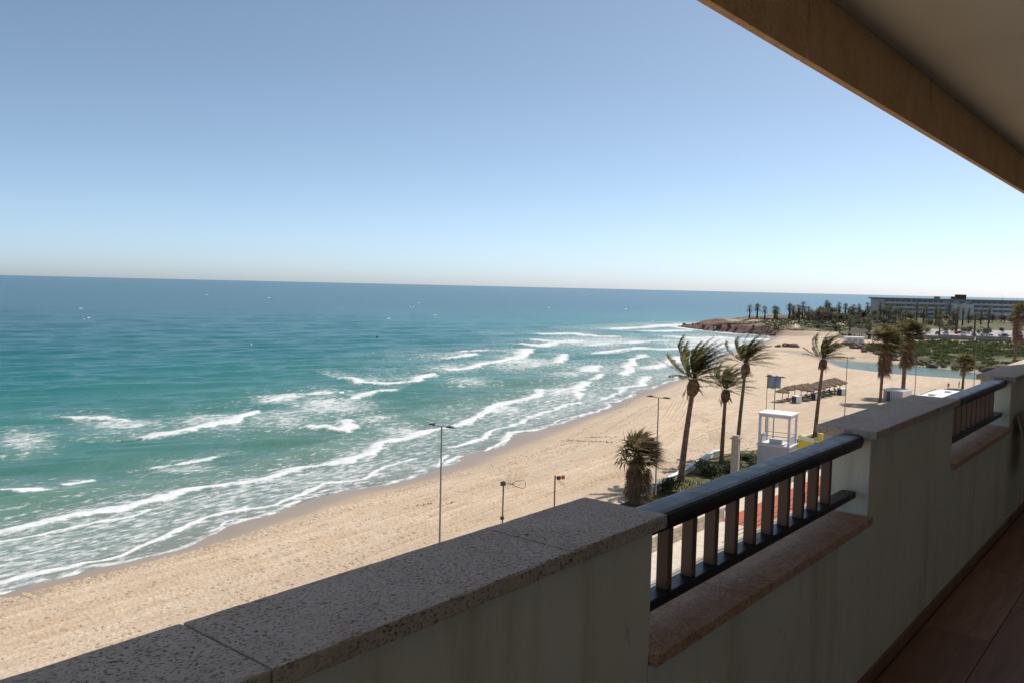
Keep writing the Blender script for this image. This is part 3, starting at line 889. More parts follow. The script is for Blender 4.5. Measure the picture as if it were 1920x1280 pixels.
def fan(mb, base, d0, stalk, blade, r, wind, nseg=15, droop=.5, mi=0):
    """one fan leaf on its stalk, segments streaming in the wind"""
    d = (Vector(d0).normalized() + WIND * wind * .35).normalized()
    p0 = Vector(base); p1 = p0 + d * stalk * .5
    d = (d + WIND * wind * .25 + Vector((0, 0, -.12))).normalized()
    p2 = p1 + d * stalk * .5
    mb.tube([p0, p1, p2], [.03, .024, .018], 4, mi)
    side = d.cross(Vector((0, 0, 1)))
    if side.length < 1e-3: side = Vector((1, 0, 0))
    side.normalize(); up = side.cross(d).normalized()
    for k in range(nseg):
        a = (k / (nseg - 1) - .5) * 2 * rad(78)
        L = blade * (1 - .25 * abs(a)) * r.uniform(.85, 1.12)
        dv = (d * math.cos(a) + side * math.sin(a) + up * r.uniform(-.08, .18) + WIND * wind * .55).normalized()
        w = dv.cross(up)
        if w.length < 1e-3: w = side.copy()
        w = w.normalized() * blade * .042
        mid = p2 + dv * L * .55
        tip = mid + (dv + Vector((0, 0, -droop)) + WIND * wind * .6).normalized() * L * .5
        mb.add([p2 - w * .3, p2 + w * .3, mid + w, mid - w, tip], [(0, 1, 2, 3), (3, 2, 4)], mi)

def crown_dirs(n, r, lo, hi):
    out = []
    for i in range(n):
        f = (i + .5) / n
        el = lo + (hi - lo) * f + r.uniform(-.12, .12)
        az_ = i * 2.39996 + r.uniform(-.3, .3)
        out.append(Vector((math.cos(az_) * math.cos(el), math.sin(az_) * math.cos(el), math.sin(el))))
    return out

def trunk_part(tree, base_r, top_r, top, r, boot=None, rings=26):
    """curved trunk with ring scars; returns the top point"""
    top = Vector(top)
    pts, rs_ = [], []
    for i in range(rings + 1):
        f = i / rings
        p = Vector((top.x * f ** 1.35, top.y * f ** 1.35, -.3 + (top.z + .3) * f))
        pts.append(p)
        rs_.append((base_r * (1 + .35 * max(0, .12 - f) / .12) + (top_r - base_r) * f) * (1 + .05 * (i % 2)))
    MB().tube(pts, rs_, 12).obj("trunk", M_BARK, tree, True)
    if boot:
        L, R0 = boot
        mb = MB()
        d = (pts[-1] - pts[-4]).normalized()
        q = [pts[-1] - d * L * (1 - k / 5) for k in range(6)]
        mb.tube(q, [top_r * 1.1, R0 * .8, R0, R0 * 1.05, R0 * .9, R0 * .5], 10)
        for k in range(46):                             # stubs of old leaf bases
            f = r.random(); a = r.uniform(0, 6.28); c_ = q[0].lerp(q[-1], f)
            v = Vector((math.cos(a), math.sin(a), 0)); rr_ = top_r + (R0 - top_r) * min(1, f * 2)
            b = c_ + v * rr_ * .9
            s = Vector((-v.y, v.x, 0)) * .06
            e = b + v * r.uniform(.12, .3) + Vector((0, 0, r.uniform(.1, .3)))
            mb.add([b - s, b + s, e + s * .6, e - s * .6], [(0, 1, 2, 3)])
        mb.obj("boot_jacket", M_BOOT, tree)
    return pts[-1]

def feather_palm(x, y, base_z, top, seed, label, scale=1.0, nf=46, length=3.1, wind=.55, base_r=.33):
    r = random.Random(seed)
    tr = thing("palm_tree", label, "palm tree", (x, y, base_z), group="palms along the promenade")
    tp = trunk_part(tr, base_r, base_r * .62, top, r, (1.7 * scale, .58 * scale))
    mb = MB()
    for i, d in enumerate(crown_dirs(nf, r, rad(2), rad(88))):
        f = i / nf
        pinnate(mb, tp + d * .2, d, length * 1.22 * scale * r.uniform(.78, 1.1), r, wind * r.uniform(.75, 1.3), .02 + .42 * (1 - f), 24, .050 * scale, .82 * scale)
    mb.obj("crown", M_FROND, tr)
    mb = MB()
    for i in range(12):
        a = r.uniform(0, 6.28)
        d = Vector((math.cos(a), math.sin(a), r.uniform(-1.2, -.4)))
        pinnate(mb, tp + Vector((0, 0, -.5)), d, 1.7 * scale * r.uniform(.6, 1.1), r, wind * .5, 1.2, 9, .035, .4)
    mb.obj("dead_fronds", M_DEAD, tr)
    return tr

def fan_palm(x, y, base_z, top, seed, label, nf=40, stalk=.9, blade=1.15, skirt=0, skirt_len=2.2, wind=.6, base_r=.3, mat=None, grp="palms along the promenade", lo=-15, sblade=.9):
    r = random.Random(seed)
    tr = thing("palm_tree", label, "palm tree", (x, y, base_z), group=grp)
    tp = trunk_part(tr, base_r, base_r * .8, top, r, (min(1.2, top[2] * .3), base_r * 1.25))
    mb = MB()
    for d in crown_dirs(nf, r, rad(lo), rad(82)):
        fan(mb, tp, d, stalk * r.uniform(.75, 1.2), blade * r.uniform(.8, 1.15), r, wind * r.uniform(.6, 1.3))
    mb.obj("crown", mat or M_FROND_Y, tr)
    if skirt:
        mb = MB()
        for i in range(skirt):
            a = r.uniform(0, 6.28); h = r.random()
            v = Vector((math.cos(a), math.sin(a), 0))
            b = tp + Vector((0, 0, -.1 - h * skirt_len * .75)) + v * base_r * .9
            fan(mb, b, v * .55 + Vector((0, 0, -1)), stalk * r.uniform(.5, 1.0), sblade * r.uniform(.7, 1.2), r, wind * .45, 9, .8)
        mb.obj("dead_skirt", M_DEAD, tr)
    return tr

# nearest first along the promenade
M_DRYFAN = leaf_material("dry_fan_frond", (.13, .10, .05), (.21, .165, .08), (.31, .25, .13), .55)
fan_palm(-42.5, 71.6, 1.4, (.15, .1, 4.5), 1, "short shaggy palm with a drooping dead skirt, beside the near lamp", 70, 1.3, 1.95, 70, 3.2, .6, .55, M_DRYFAN, lo=-5, sblade=1.35)
feather_palm(-43.9, 83.8, 1.4, (.9, .6, 11.4), 2, "tallest thick palm bent by wind, nearest of the tall palms", 1.16, 70, 3.3, .66, .36)
feather_palm(-44.8, 95.8, 1.4, (.2, .1, 9.2), 3, "thin shorter palm between the two tall palms by the column", .95, 48, 3.0, .7, .28)
feather_palm(-46.0, 102.9, 1.4, (.6, .4, 11.9), 4, "tall slim palm rising behind the concrete column", 1.0, 52, 3.2, .8, .27)
feather_palm(-43.4, 124.0, 1.4, (.6, .45, 11.6), 5, "single palm in front of the thatched parasols, blown to the right", 1.0, 52, 3.2, .75, .30)
fan_palm(-48.8, 175.3, 1.3, (.3, .2, 11.4), 6, "brown-skirted fan palm beside the white shed, left of a close pair", 80, 1.9, 2.6, 100, 6.0, .6, .30, M_FROND_Y, sblade=1.4)
fan_palm(-48.0, 188.3, 1.3, (.2, .15, 12.6), 7, "fan palm with dark shaggy trunk, right of a close pair", 84, 2.0, 2.7, 90, 5.6, .6, .42, M_FROND_Y, sblade=1.4)
fan_palm(-42.6, 217.8, 1.3, (.1, .1, 5.4), 8, "small fan palm standing alone before the lagoon", 46, 1.4, 2.0, 14, 1.4, .35, .28, M_FROND_Y)
fan_palm(-34.6, 232.0, 1.3, (.2, .2, 17.6), 9, "tall brown-skirted palm cut by the right edge", 46, 1.3, 1.7, 70, 7.5, .5, .34, M_FROND_Y, sblade=1.5)

# ---- street lamps with two arms
def street_lamp(x, y, label, h=10.2, z=PZ - .02, make=[None]):
    if make[0] is None:
        lp = thing("street_lamp", label, "street lamp", (x, y, z), group="double-armed street lamps")
        MB().tube([(0, 0, 0), (0, 0, .25), (0, 0, .26), (0, 0, h)], [.16, .16, .085, .055], 10).obj("post", M_STEEL, lp, True)
        MB().box(-.16, .16, -.16, .16, 0, .03).obj("base_plate", M_STEEL, lp)
        MB().tube([(-.75, 0, h + .04), (0, 0, h - .02), (.75, 0, h + .04)], .032, 8).obj("arm", M_STEEL, lp)
        for s in (-1, 1):
            hd = MB().prism([(s * .50, h + .02), (s * .62, h + .12), (s * 1.05, h + .13), (s * 1.32, h + .05), (s * 1.28, h - .0), (s * .56, h - .01)], -.15, .15).obj("lamp_head", M_DARK, lp)
            MB().box(min(s * .68, s * 1.2), max(s * .68, s * 1.2), -.11, .11, h - .02, h - .012).obj("lens", M_WHITE, hd)
        make[0] = lp
        return lp
    c = dup(make[0]); c.location = (x, y, z); c["label"] = label
    return c
street_lamp(-44.9, 46.6, "nearest two-armed street lamp, standing against the surf")
street_lamp(-42.2, 75.2, "second two-armed street lamp, just behind the short shaggy palm")
street_lamp(-42.3, 105.5, "two-armed street lamp beside the blue-grey flag")
street_lamp(-47.1, 148.7, "street lamp post on the sand right of the parasols")
street_lamp(-46.2, 190.5, "street lamp post close to the dark shaggy palm")
street_lamp(-40.6, 219.5, "farthest lamp post, beside the small lone fan palm")

# ---- flag
fp = thing("flagpole", "slim flagpole with a blue-grey flag blown to the right", "flag", (-46.3, 112.6, PZ - .02))
MB().tube([(0, 0, 0), (0, 0, 9.9)], [.06, .035], 8).obj("pole", M_STEEL, fp)
M_FLAG = simple("flag_cloth", (.30, .36, .42), .9, .1, .15, 2)
mb = MB()
n, mrow = 14, 6
for i in range(n + 1):
    for j in range(mrow + 1):
        s_ = i / n * 1.9
        wob_ = .24 * math.sin(i * .9 + j * .35) * (.3 + i / n)
        mb.v.append((.05 + s_ * .80 + wob_ * -.6, s_ * .58 + wob_ * .8, 9.75 - j / mrow * (1.95 - .35 * i / n) - .30 * i / n + .07 * math.sin(i * .8)))
for i in range(n):
    for j in range(mrow):
        a = i * (mrow + 1) + j
        mb.f.append((a, a + mrow + 1, a + mrow + 2, a + 1)); mb.m.append(0)
fo_ = mb.obj("flag_cloth", M_FLAG, fp, True)
md = fo_.modifiers.new("thickness", 'SOLIDIFY'); md.thickness = .012

# ---- lifeguard tower: white box below, open framed cabin above
M_TGREY = simple("tower_panel_shaded", (.40, .41, .43), .6, .3, .06, 1.5)  # white tower panels; the shade on their faces is put into this grey
M_YEL = simple("yellow_board", (.75, .58, .045), .6, .3, .08, 2)
M_TFRAME = simple("tower_frame", (.62, .62, .63), .7, .25, .10, 3.0)
TW = thing("lifeguard_tower", "white lifeguard tower with open framed cabin and flat roof", "tower", (-36.2, 91.6, PZ - .01), rad(6))
W, D, H0, H1 = 1.75, 1.55, 4.6, 7.55
MB().box(-W, W, -D, D, 0, H0 - .5, bev=.03).obj("base_box", M_TGREY, TW)
for z in (1.2, 2.3, 3.4):
    MB().box(-W - .012, W + .012, -D - .012, D + .012, z, z + .05).obj("panel_seam", M_TGREY, TW)
MB().box(-W - .1, W + .1, -D - .1, D + .1, H0 - .498, H0 - .36).obj("deck", M_TFRAME, TW)
for sx_ in (-1, 1):
    for sy_ in (-1, 1):
        MB().box(sx_ * (W - .14) - .12, sx_ * (W - .14) + .12, sy_ * (D - .14) - .12, sy_ * (D - .14) + .12, H0 - .358, H1 - .002).obj("corner_post", M_TFRAME, TW)
for sy_ in (-1, 1):
    MB().box(-W + .262, W - .262, sy_ * (D - .14) - .06, sy_ * (D - .14) + .06, H1 - .28, H1 - .004).obj("top_beam", M_TFRAME, TW)
    MB().tube([(-W + .26, sy_ * (D - .14), H0 + .62), (W - .26, sy_ * (D - .14), H0 + .62)], .03, 6).obj("guard_rail", M_STEEL, TW)
for sx_ in (-1, 1):
    MB().box(sx_ * (W - .14) - .06, sx_ * (W - .14) + .06, -D + .262, D - .262, H1 - .28, H1 - .004).obj("top_beam", M_TFRAME, TW)
    MB().box(sx_ * (W - .14) - .025, sx_ * (W - .14) + .025, -D + .262, D - .262, H0 - .358, H0 + .58).obj("side_panel", M_TGREY, TW)
MB().box(-W - .08, W + .08, -D - .08, D + .08, H1, H1 + .16, bev=.02).obj("roof", M_WHITE, TW)
st_ = MB().box(-.8, .6, -.4, .0, H0 - .358, H0 + .12).obj("seat", M_TFRAME, TW)
# yellow boards and posts next to the tower
yb = thing("notice_board", "yellow notice board on posts beside the lifeguard tower", "sign", (-34.6, 96.0, PZ - .01), rad(-28))
MB().box(-1.25, 1.25, -.05, .05, 2.6, 4.6, bev=.02).obj("board", M_YEL, yb)
MB().box(-1.25, 1.25, -.052, -.05, 4.15, 4.55).obj("white_band", M_WHITE, yb)
for s in (-1.1, 1.1): MB().tube([(s, .1, 0), (s, .1, 4.7)], .05, 8).obj("post", M_STEEL, yb)
for i, (x, y) in enumerate(((-34.8, 101.6), (-34.5, 108.2))):
    q = thing("marker_post", ("left" if i == 0 else "right") + " yellow-capped post of the pair behind the notice board", "post", (x, y, PZ - .01), group="yellow posts")
    MB().box(-.16, .16, -.16, .16, 0, 3.6).obj("shaft", M_STEEL, q)
    MB().box(-.2, .2, -.2, .2, 2.2, 4.3, bev=.03).obj("yellow_sleeve", M_YEL, q)

# ---- square concrete column with a cap
cl = thing("concrete_column", "square concrete column with a projecting cap, in front of a slim palm", "column", (-34.6, 77.1, PZ - .01), rad(8))
MB().box(-.34, .34, -.34, .34, 0, 6.75, bev=.02).obj("shaft", M_CONC, cl)
MB().box(-.47, .47, -.47, .47, 6.752, 6.92, bev=.015).obj("cap", M_CONC, cl)
MB().box(-.30, .30, -.30, .30, 6.922, 7.10, bev=.015).obj("cap_block", M_CONC, cl)
MB().box(-.352, .352, -.352, .352, 5.3, 5.42).obj("band", M_CONC, cl)

# ---- dark picket fence along the inland side of the planting
M_RUST = simple("weathered_iron", (.11, .065, .045), .8, .3, .3, 5)
def fence(x0, y0, x1, y1, label, z=PZ - .01, h=1.35, gap=.24):
    L = math.hypot(x1 - x0, y1 - y0)
    fn = thing("picket_fence", label, "fence", (x0, y0, z), math.atan2(y1 - y0, x1 - x0), group="iron fences by the promenade")
    for zz in (.18, h - .16): MB().box(0, L, -.02, .02, zz, zz + .05).obj("rail", M_RUST, fn)
    me = MB().box(-.022, .022, -.021, .021, .05, h).mesh("picket", M_RUST)
    mp_ = MB().box(-.05, .05, -.05, .05, 0, h + .08).mesh("post", M_RUST)
    n = int(L / gap)
    for i in range(n + 1):
        link_mesh("post" if i % 10 == 0 else "picket", mp_ if i % 10 == 0 else me, fn, loc=(i * gap, 0, 0))
fence(-37.4, 56, -37.7, 76.6, "near dark picket fence seen low through the balusters")
fence(-36.4, 78.6, -35.8, 90.2, "farther picket fence behind the concrete column")
gr_ = thing("handrail", "thin black handrail along the red path", "railing", (-30.1, 66, PZ))
for z in (.45, 1.0): MB().tube([(0, 0, z), (0, 26, z)], .03, 6).obj("rail", M_DARK, gr_)
me = MB().tube([(0, 0, 0), (0, 0, 1.0)], .035, 6).mesh("post", M_DARK)
for i in range(14): link_mesh("post", me, gr_, loc=(0, i * 2.0, 0))
M_SANDST = simple("pale_sandstone", (.55, .45, .33), .95, .1, .25, 1.6, .6)
gw = thing("retaining_wall", "pale rough stone wall below the near picket fence", "wall", (-33.4, 60, PZ))
r3 = random.Random(3)
for row in range(3):
    y = -8 + .4 * row
    while y < 12:
        w = r3.uniform(.8, 1.6)
        MB().box(-.25 + r3.uniform(-.03, .03), .25, y, y + w - .04, row * .42, row * .42 + .40, bev=.03).obj("stone_block", M_SANDST, gw)
        y += w

# ---- shrubs and hedges
def leaf_cloud(n, rx, ry, rz, r, size, lumps=7, flat=.0):
    mb = MB()
    C = [(r.uniform(-.6, .6) * rx, r.uniform(-.6, .6) * ry, r.uniform(.25, .75) * rz, r.uniform(.35, .6)) for _ in range(lumps)]
    for i in range(n):
        cx, cy, cz, cr = r.choice(C)
        a, b = r.uniform(0, 6.283), math.asin(r.uniform(-.7, 1))
        q = cr * (r.random() ** .35)
        p = Vector((cx + math.cos(a) * math.cos(b) * q * rx, cy + math.sin(a) * math.cos(b) * q * ry, max(.02, cz + math.sin(b) * q * rz)))
        nrm = Vector((math.cos(a) * math.cos(b), math.sin(a) * math.cos(b), math.sin(b))) + Vector((r.gauss(0, .5), r.gauss(0, .5), r.gauss(0, .5)))
        nrm.normalize()
        s = nrm.cross(Vector((r.gauss(0, 1), r.gauss(0, 1), r.gauss(0, 1))))
        if s.length < 1e-3: continue
        s.normalize(); tt = nrm.cross(s)
        L = size * r.uniform(.6, 1.4)
        mb.add([p - s * L * .5, p + tt * L * .28, p + s * L * .5, p - tt * L * .28], [(0, 1, 2, 3)])
    return mb
r4 = random.Random(9)
shrub_me = [leaf_cloud(1500, 1.5, 1.3, 1.25, r4, .20).mesh("shrub_foliage", M_LEAF) for _ in range(3)]
stem_me = MB().tube([(0, 0, -.1), (.05, .02, .5), (.1, .1, 1.0)], [.07, .05, .02], 6).mesh("stem", M_BARK)
def shrub(x, y, z, s, label, cat="shrub", grp="shrubs in the planted strip", mat=None):
    o = thing("shrub", label, cat, (x, y, z), r4.uniform(0, 6.28), group=grp)
    o.scale = s
    link_mesh("foliage", r4.choice(shrub_me), o); link_mesh("stem", stem_me, o)
    return o
shrub(-42.3, 78.3, PZ - .05, (.9, 1.0, 1.1), "dark round shrub below the curved white wall, nearest the short palm")
shrub(-42.9, 88.5, PZ - .05, (1.25, 1.7, 1.15), "wide dark green shrub right of the tallest palm trunk")
shrub(-42.0, 92.5, PZ - .05, (1.0, 1.3, .9), "low green shrub between wide shrub and thin palm trunk")
shrub(-40.2, 97.5, PZ - .05, (1.3, 1.5, .8), "dark low shrub left of the lifeguard tower")
shrub(-44.0, 100.5, PZ - .05, (1.2, 1.6, .6), "dry green shrub behind the concrete column")
shrub(-39.6, 84.5, PZ - .05, (1.0, 1.6, .75), "low shrub behind the concrete column's fence")
# grass tufts over the strip: nobody could count them
mb = MB()
for i in range(5200):
    y = r4.uniform(70, 112); x = r4.uniform(-45.5, -38)
    xe = np.interp(y, [p[1] for p in edge_pts], [p[0] for p in edge_pts])
    if x < xe + .5 or vnoise(np.array([x * .35]), np.array([y * .35]), 5)[0] < .42: continue
    a = r4.uniform(0, 6.28); h = r4.uniform(.12, .38); w = .05
    c_, s_ = math.cos(a) * w, math.sin(a) * w
    mb.add([(x - c_, y - s_, PZ - .03), (x + c_, y + s_, PZ - .03), (x + .15 * h, y + .1 * h, PZ + h)], [(0, 1, 2)])
tag(mb.obj("grass_tufts", M_OLIVE), "short rough grass on the planted strip", "grass", kind="stuff")

# ---- parasols on the sand
M_THATCH = simple("thatch", (.17, .125, .09), .95, .1, .4, 6, .9)
M_POLE = simple("grey_wood", (.23, .17, .12), .9, .1, .25, 6)
r5 = random.Random(5)
def parasol_parts(o):
    mb = MB(); n = 22
    V = [(0, 0, 2.75)]
    for k in range(n):
        a = 2 * math.pi * k / n
        V.append((.75 * math.cos(a), .75 * math.sin(a), 2.52 + r5.uniform(-.04, .04)))
    for k in range(n):
        a = 2 * math.pi * k / n; q = 1.42 * r5.uniform(.92, 1.08)
        V.append((q * math.cos(a), q * math.sin(a), 2.16 + r5.uniform(-.07, .05)))
    for k in range(n):
        a = 2 * math.pi * (k + .3) / n; q = 1.38 * r5.uniform(.9, 1.06)
        V.append((q * math.cos(a), q * math.sin(a), 1.96 + r5.uniform(-.12, .05)))
    F = [(0, 1 + k, 1 + (k + 1) % n) for k in range(n)]
    for ring in (0, 1):
        b = 1 + ring * n
        F += [(b + k, b + n + k, b + n + (k + 1) % n, b + (k + 1) % n) for k in range(n)]
    mb.add(V, F)
    mb.obj("thatch_canopy", M_THATCH, o)
    MB().tube([(0, 0, -.3), (0, 0, 2.6)], .06, 8).obj("post", M_POLE, o)
    MB().tube([(0, 0, 2.2), (0, 0, 2.5), (0, 0, 2.82)], [.04, .05, .09], 8).obj("finial", M_THATCH, o)
proto = None
rows = [(-63.1 + .10 * i, 161.0 + 3.1 * i) for i in range(10)] + [(-60.2 + .05 * i, 166.5 + 3.1 * i) for i in range(7)]
for i, (x, y) in enumerate(rows):
    lab = ("%s thatched parasol from the left in the seaward row" % ordw(i)) if i < 10 else ("%s thatched parasol from the left in the landward row" % ordw(i - 10))
    if proto is None:
        o = proto = thing("beach_parasol", lab, "parasol", group="thatched parasols in rows on the sand")
        parasol_parts(o)
    else:
        o = dup(proto); o["label"] = lab
    o.location = (x, y, gz(x, y)); o.rotation_euler = (r5.uniform(-.05, .05), r5.uniform(-.05, .05), r5.uniform(0, 6)); o.scale = [r5.uniform(.92, 1.08)] * 3
M_BLUE = simple("blue_panel", (.035, .045, .11), .6, .3, .15, 3)
for x, y, lab in ((-60.4, 161.6, "left blue-fronted white beach locker under the parasols"), (-59.6, 169.8, "middle blue-fronted white beach locker, behind the single palm"), (-58.4, 181.8, "right blue-fronted white beach locker at the end of the parasols")):
    o = thing("beach_locker", lab, "locker", (x, y, gz(x, y) - .02), rad(-35), group="beach lockers")
    MB().box(-.75, .75, -.6, .6, .05, 1.35, bev=.02).obj("body", M_WHITE, o)
    MB().box(-.80, .80, -.66, .64, 1.352, 1.43).obj("lid", M_WHITE, o)
    for s in (-1, 1):
        MB().box(min(s * .04, s * .70), max(s * .04, s * .70), -.63, -.602, .12, 1.28).obj("door", M_BLUE, o)
    MB().box(.752, .775, -.5, .5, .12, 1.28).obj("side_panel", M_WHITE, o)
# sun loungers beside the parasols
lm = MB().box(-.32, .32, -.95, .45, .26, .33, bev=.02).mesh("bed", M_POLE)
lb = MB().prism([(.45, .27), (.98, .66), (.94, .72), (.42, .33)], -.32, .32, ax='x').mesh("backrest", M_POLE)
lg_ = MB().box(-.03, .03, -.03, .03, 0, .26).mesh("leg", M_POLE)
for i in range(9):
    x, y = rows[i][0] + 1.3, rows[i][1] + 1.2
    o = thing("sun_lounger", "%s sun lounger from the left beside the seaward parasols" % ordw(i), "sun lounger", (x, y, gz(x, y)), rad(70 + r5.uniform(-12, 12)), group="sun loungers by the parasols")
    link_mesh("bed", lm, o); link_mesh("backrest", lb, o)
    for a in (-.26, .26):
        for b in (-.85, .35): link_mesh("leg", lg_, o, loc=(a, b, 0))

# ---- white beach buildings behind the pillar
sh = thing("beach_shed", "small white panelled shed with flat roof beside the brown-skirted palm", "shed", (-47.0, 180.6, gz(-47, 180.6)), rad(-8))
MB().box(-1.9, 1.9, -2.2, 2.2, -.3, 2.15).obj("wall", M_WHITE, sh)
me = MB().box(-.20, .20, -.03, .03, .05, 2.1).mesh("wall_panel", M_TGREY)
for i in range(8): link_mesh("wall_panel", me, sh, loc=(-1.7 + i * .485, -2.232, 0))
MB().box(-2.15, 2.15, -2.5, 2.5, 2.152, 2.36, bev=.02).obj("roof", M_WHITE, sh)
MB().box(-1.2, -.5, -2.29, -2.264, .05, 1.95).obj("door", M_STEEL, sh)
bb = thing("beach_bar", "long low white beach bar with flat roof behind the far railing", "building", (-40.6, 196, -.7), rad(-4))
MB().box(-4.2, 4.2, -8, 9, -.2, 2.4).obj("wall", M_WHITE, bb)
MB().box(-4.6, 4.6, -8.4, 9.4, 2.402, 2.62, bev=.03).obj("roof", M_WHITE, bb)
for i, (a, b) in enumerate(((-2, -5), (1.2, -1), (-1.5, 4))): MB().box(a - .6, a + .6, b - .7, b + .7, 2.622, 3.05, bev=.04).obj("roof_unit", M_WHITE, bb)
MB().tube([(-4.2, -6, 2.64), (-3.4, 2, 3.35)], .07, 6).obj("boom", M_STEEL, bb)
for i in range(6): MB().box(-4.23, -4.202, -7 + i * 2.5, -5.6 + i * 2.5, .9, 1.9).obj("window", M_BLUE, bb)

# ---- house with the two television aerials, down between flats and road
hs = thing("neighbour_house", "flat-roofed house below the balcony carrying the aerials", "house", (-18, 17, 1.3))
for a in ((-22, -14.6, 11, 20.4), (-22, -17.6, 20.402, 25)):
    o = MB().box(*a, 1.0, 12.4).obj("wall", M_WALL, hs); o.location = (18, -17, -1.3)
    o = MB().box(a[0] + .2, a[1] - .2, a[2] + .2, a[3] - .2, 12.402, 12.45).obj("roof", M_CONC, hs); o.location = (18, -17, -1.3)
M_ALU = simple("dull_metal", (.12, .085, .065), .6, .4, .2, 5)
a1 = thing("tv_aerial", "television aerial with long looped boom, left of the two", "aerial", (-19.0, 22.9, 12.45))
MB().tube([(0, 0, 0), (.02, .01, 3.15)], .026, 8).obj("mast", M_ALU, a1)
MB().box(-.05, .05, -.05, .05, 1.75, 1.86).obj("amplifier_box", M_DARK, a1)
MB().box(-.06, .06, -.07, .07, 2.98, 3.12).obj("head_box", M_DARK, a1)
bd = Vector((.80, .60, 0)); bs = Vector((-.6, .8, 0))
def al(s, w, z=3.05): return bd * s + bs * w + Vector((0, 0, z))
MB().tube([al(-.02, 0), al(.42, 0)], .014, 6).obj("boom", M_ALU, a1)
MB().tube([al(.30, 0), al(.45, .05, 3.13), al(.72, .10, 3.19), al(.80, .06, 3.12), al(.80, -.02, 2.96), al(.72, -.04, 2.90), al(.45, 0, 2.97), al(.30, 0)], .010, 6).obj("loop", M_ALU, a1)
for s in (.10, .18, .26): MB().tube([al(s, -.12, 2.93), al(s, .12, 3.17)], .007, 5).obj("element", M_ALU, a1)
a2 = thing("tv_aerial", "shorter television aerial with a reddish end, right of the two", "aerial", (-17.95, 24.6, 12.45))
MB().tube([(0, 0, 0), (0, 0, 3.25)], .026, 8).obj("mast", M_ALU, a2)
M_ORANGE = simple("faded_red_plastic", (.40, .10, .05), .6, .3)
MB().tube([al(0, 0, 3.15), al(.30, 0, 3.19)], .013, 6).obj("boom", M_ALU, a2)
MB().box(.05, .16, .02, .14, 3.10, 3.22).obj("amplifier_box", M_DARK, a2)
MB().box(.19, .29, .12, .22, 3.12, 3.26, bev=.02).obj("end_cap", M_ORANGE, a2)
for k in range(5): MB().tube([al(.10 + .05 * k, -.05, 3.12 - .03 * k), al(.16 + .06 * k, .1, 2.92 - .03 * k)], .006, 5).obj("element", M_ALU, a2)

# ================================================================== FAR SIDE OF THE BEACH
r6 = random.Random(21)
# ---- boulders
def boulder(r, n=2):
    bm = bmesh.new()
    bmesh.ops.create_icosphere(bm, subdivisions=n, radius=1)
    s = (r.uniform(.8, 1.2), r.uniform(.7, 1.1), r.uniform(.5, .8)); ph = [r.uniform(0, 6) for _ in range(6)]
    for v in bm.verts:
        k = 1 + .18 * math.sin(v.co.x * 3 + ph[0]) + .15 * math.sin(v.co.y * 4 + ph[1]) + .12 * math.sin(v.co.z * 5 + ph[2]) + r.uniform(-.07, .07)
        v.co = Vector((v.co.x * s[0], v.co.y * s[1], v.co.z * s[2])) * k
    bm.verts.index_update()
    mb = MB().add([v.co for v in bm.verts], [[v.index for v in f.verts] for f in bm.faces])
    bm.free()
    return mb
M_ROCK = simple("grey_brown_rock", (.19, .145, .115), .95, .15, .45, 1.2, .8, rnd=.4)
M_REDROCK = simple("red_brown_rock", (.155, .095, .075), .95, .15, .45, .8, .8, rnd=.5)
bould = [boulder(r6).mesh("boulder", M_ROCK) for _ in range(4)]
redb = [boulder(r6).mesh("boulder", M_REDROCK) for _ in range(4)]
def rock_group(name, label, cat, pts, meshes, smin, smax, sink=.25):
    x0, y0 = pts[0]
    o = thing(name, label, cat, (x0, y0, gz(x0, y0)))
    zs = ground_full(np.array([p[0] for p in pts]), np.array([p[1] for p in pts]))[0]
    for (x, y), z in zip(pts, zs):
        s = r6.uniform(smin, smax)
        b = link_mesh("boulder", r6.choice(meshes), o, loc=(x - x0, y - y0, z - gz(x0, y0) + s * (.45 - sink)), scale=(s, s * r6.uniform(.8, 1.2), s * r6.uniform(.7, 1.1)))
        b.rotation_euler = (r6.uniform(-.4, .4), r6.uniform(-.4, .4), r6.uniform(0, 6))
def along(poly, n, jit):
    P = [Vector(p) for p in poly]; seg = [(b - a).length for a, b in zip(P[:-1], P[1:])]; tot = sum(seg); out = []
    for i in range(n):
        s = tot * (i + r6.random()) / n; k = 0
        while k < len(seg) - 1 and s > seg[k]: s -= seg[k]; k += 1
        q = P[k].lerp(P[k + 1], min(1, s / seg[k]))
        out.append((q.x + r6.gauss(0, jit), q.y + r6.gauss(0, jit)))
    return out
rock_group("rock_bank", "grey boulders edging the lagoon below the green bank", "rocks", along([(-112, 352), (-104, 340), (-90, 312), (-78, 300), (-70, 294), (-60, 290), (-40, 282)], 85, 1.8), bould, .7, 1.7)
rock_group("rock_pile", "small isolated heap of rocks on the sand before the headland", "rocks", [(-127 + r6.gauss(0, 2.0), 328 + r6.gauss(0, 1.6)) for _ in range(22)], bould, .6, 1.5, .1)
rock_group("headland_rocks", "red-brown rocks along the foot of the headland", "rocks", along([(-168, 424), (-180, 430), (-192, 432), (-204, 438), (-214, 442), (-232, 455), (-246, 465), (-253, 474)], 60, 1.6), redb, .5, 1.4, .3)

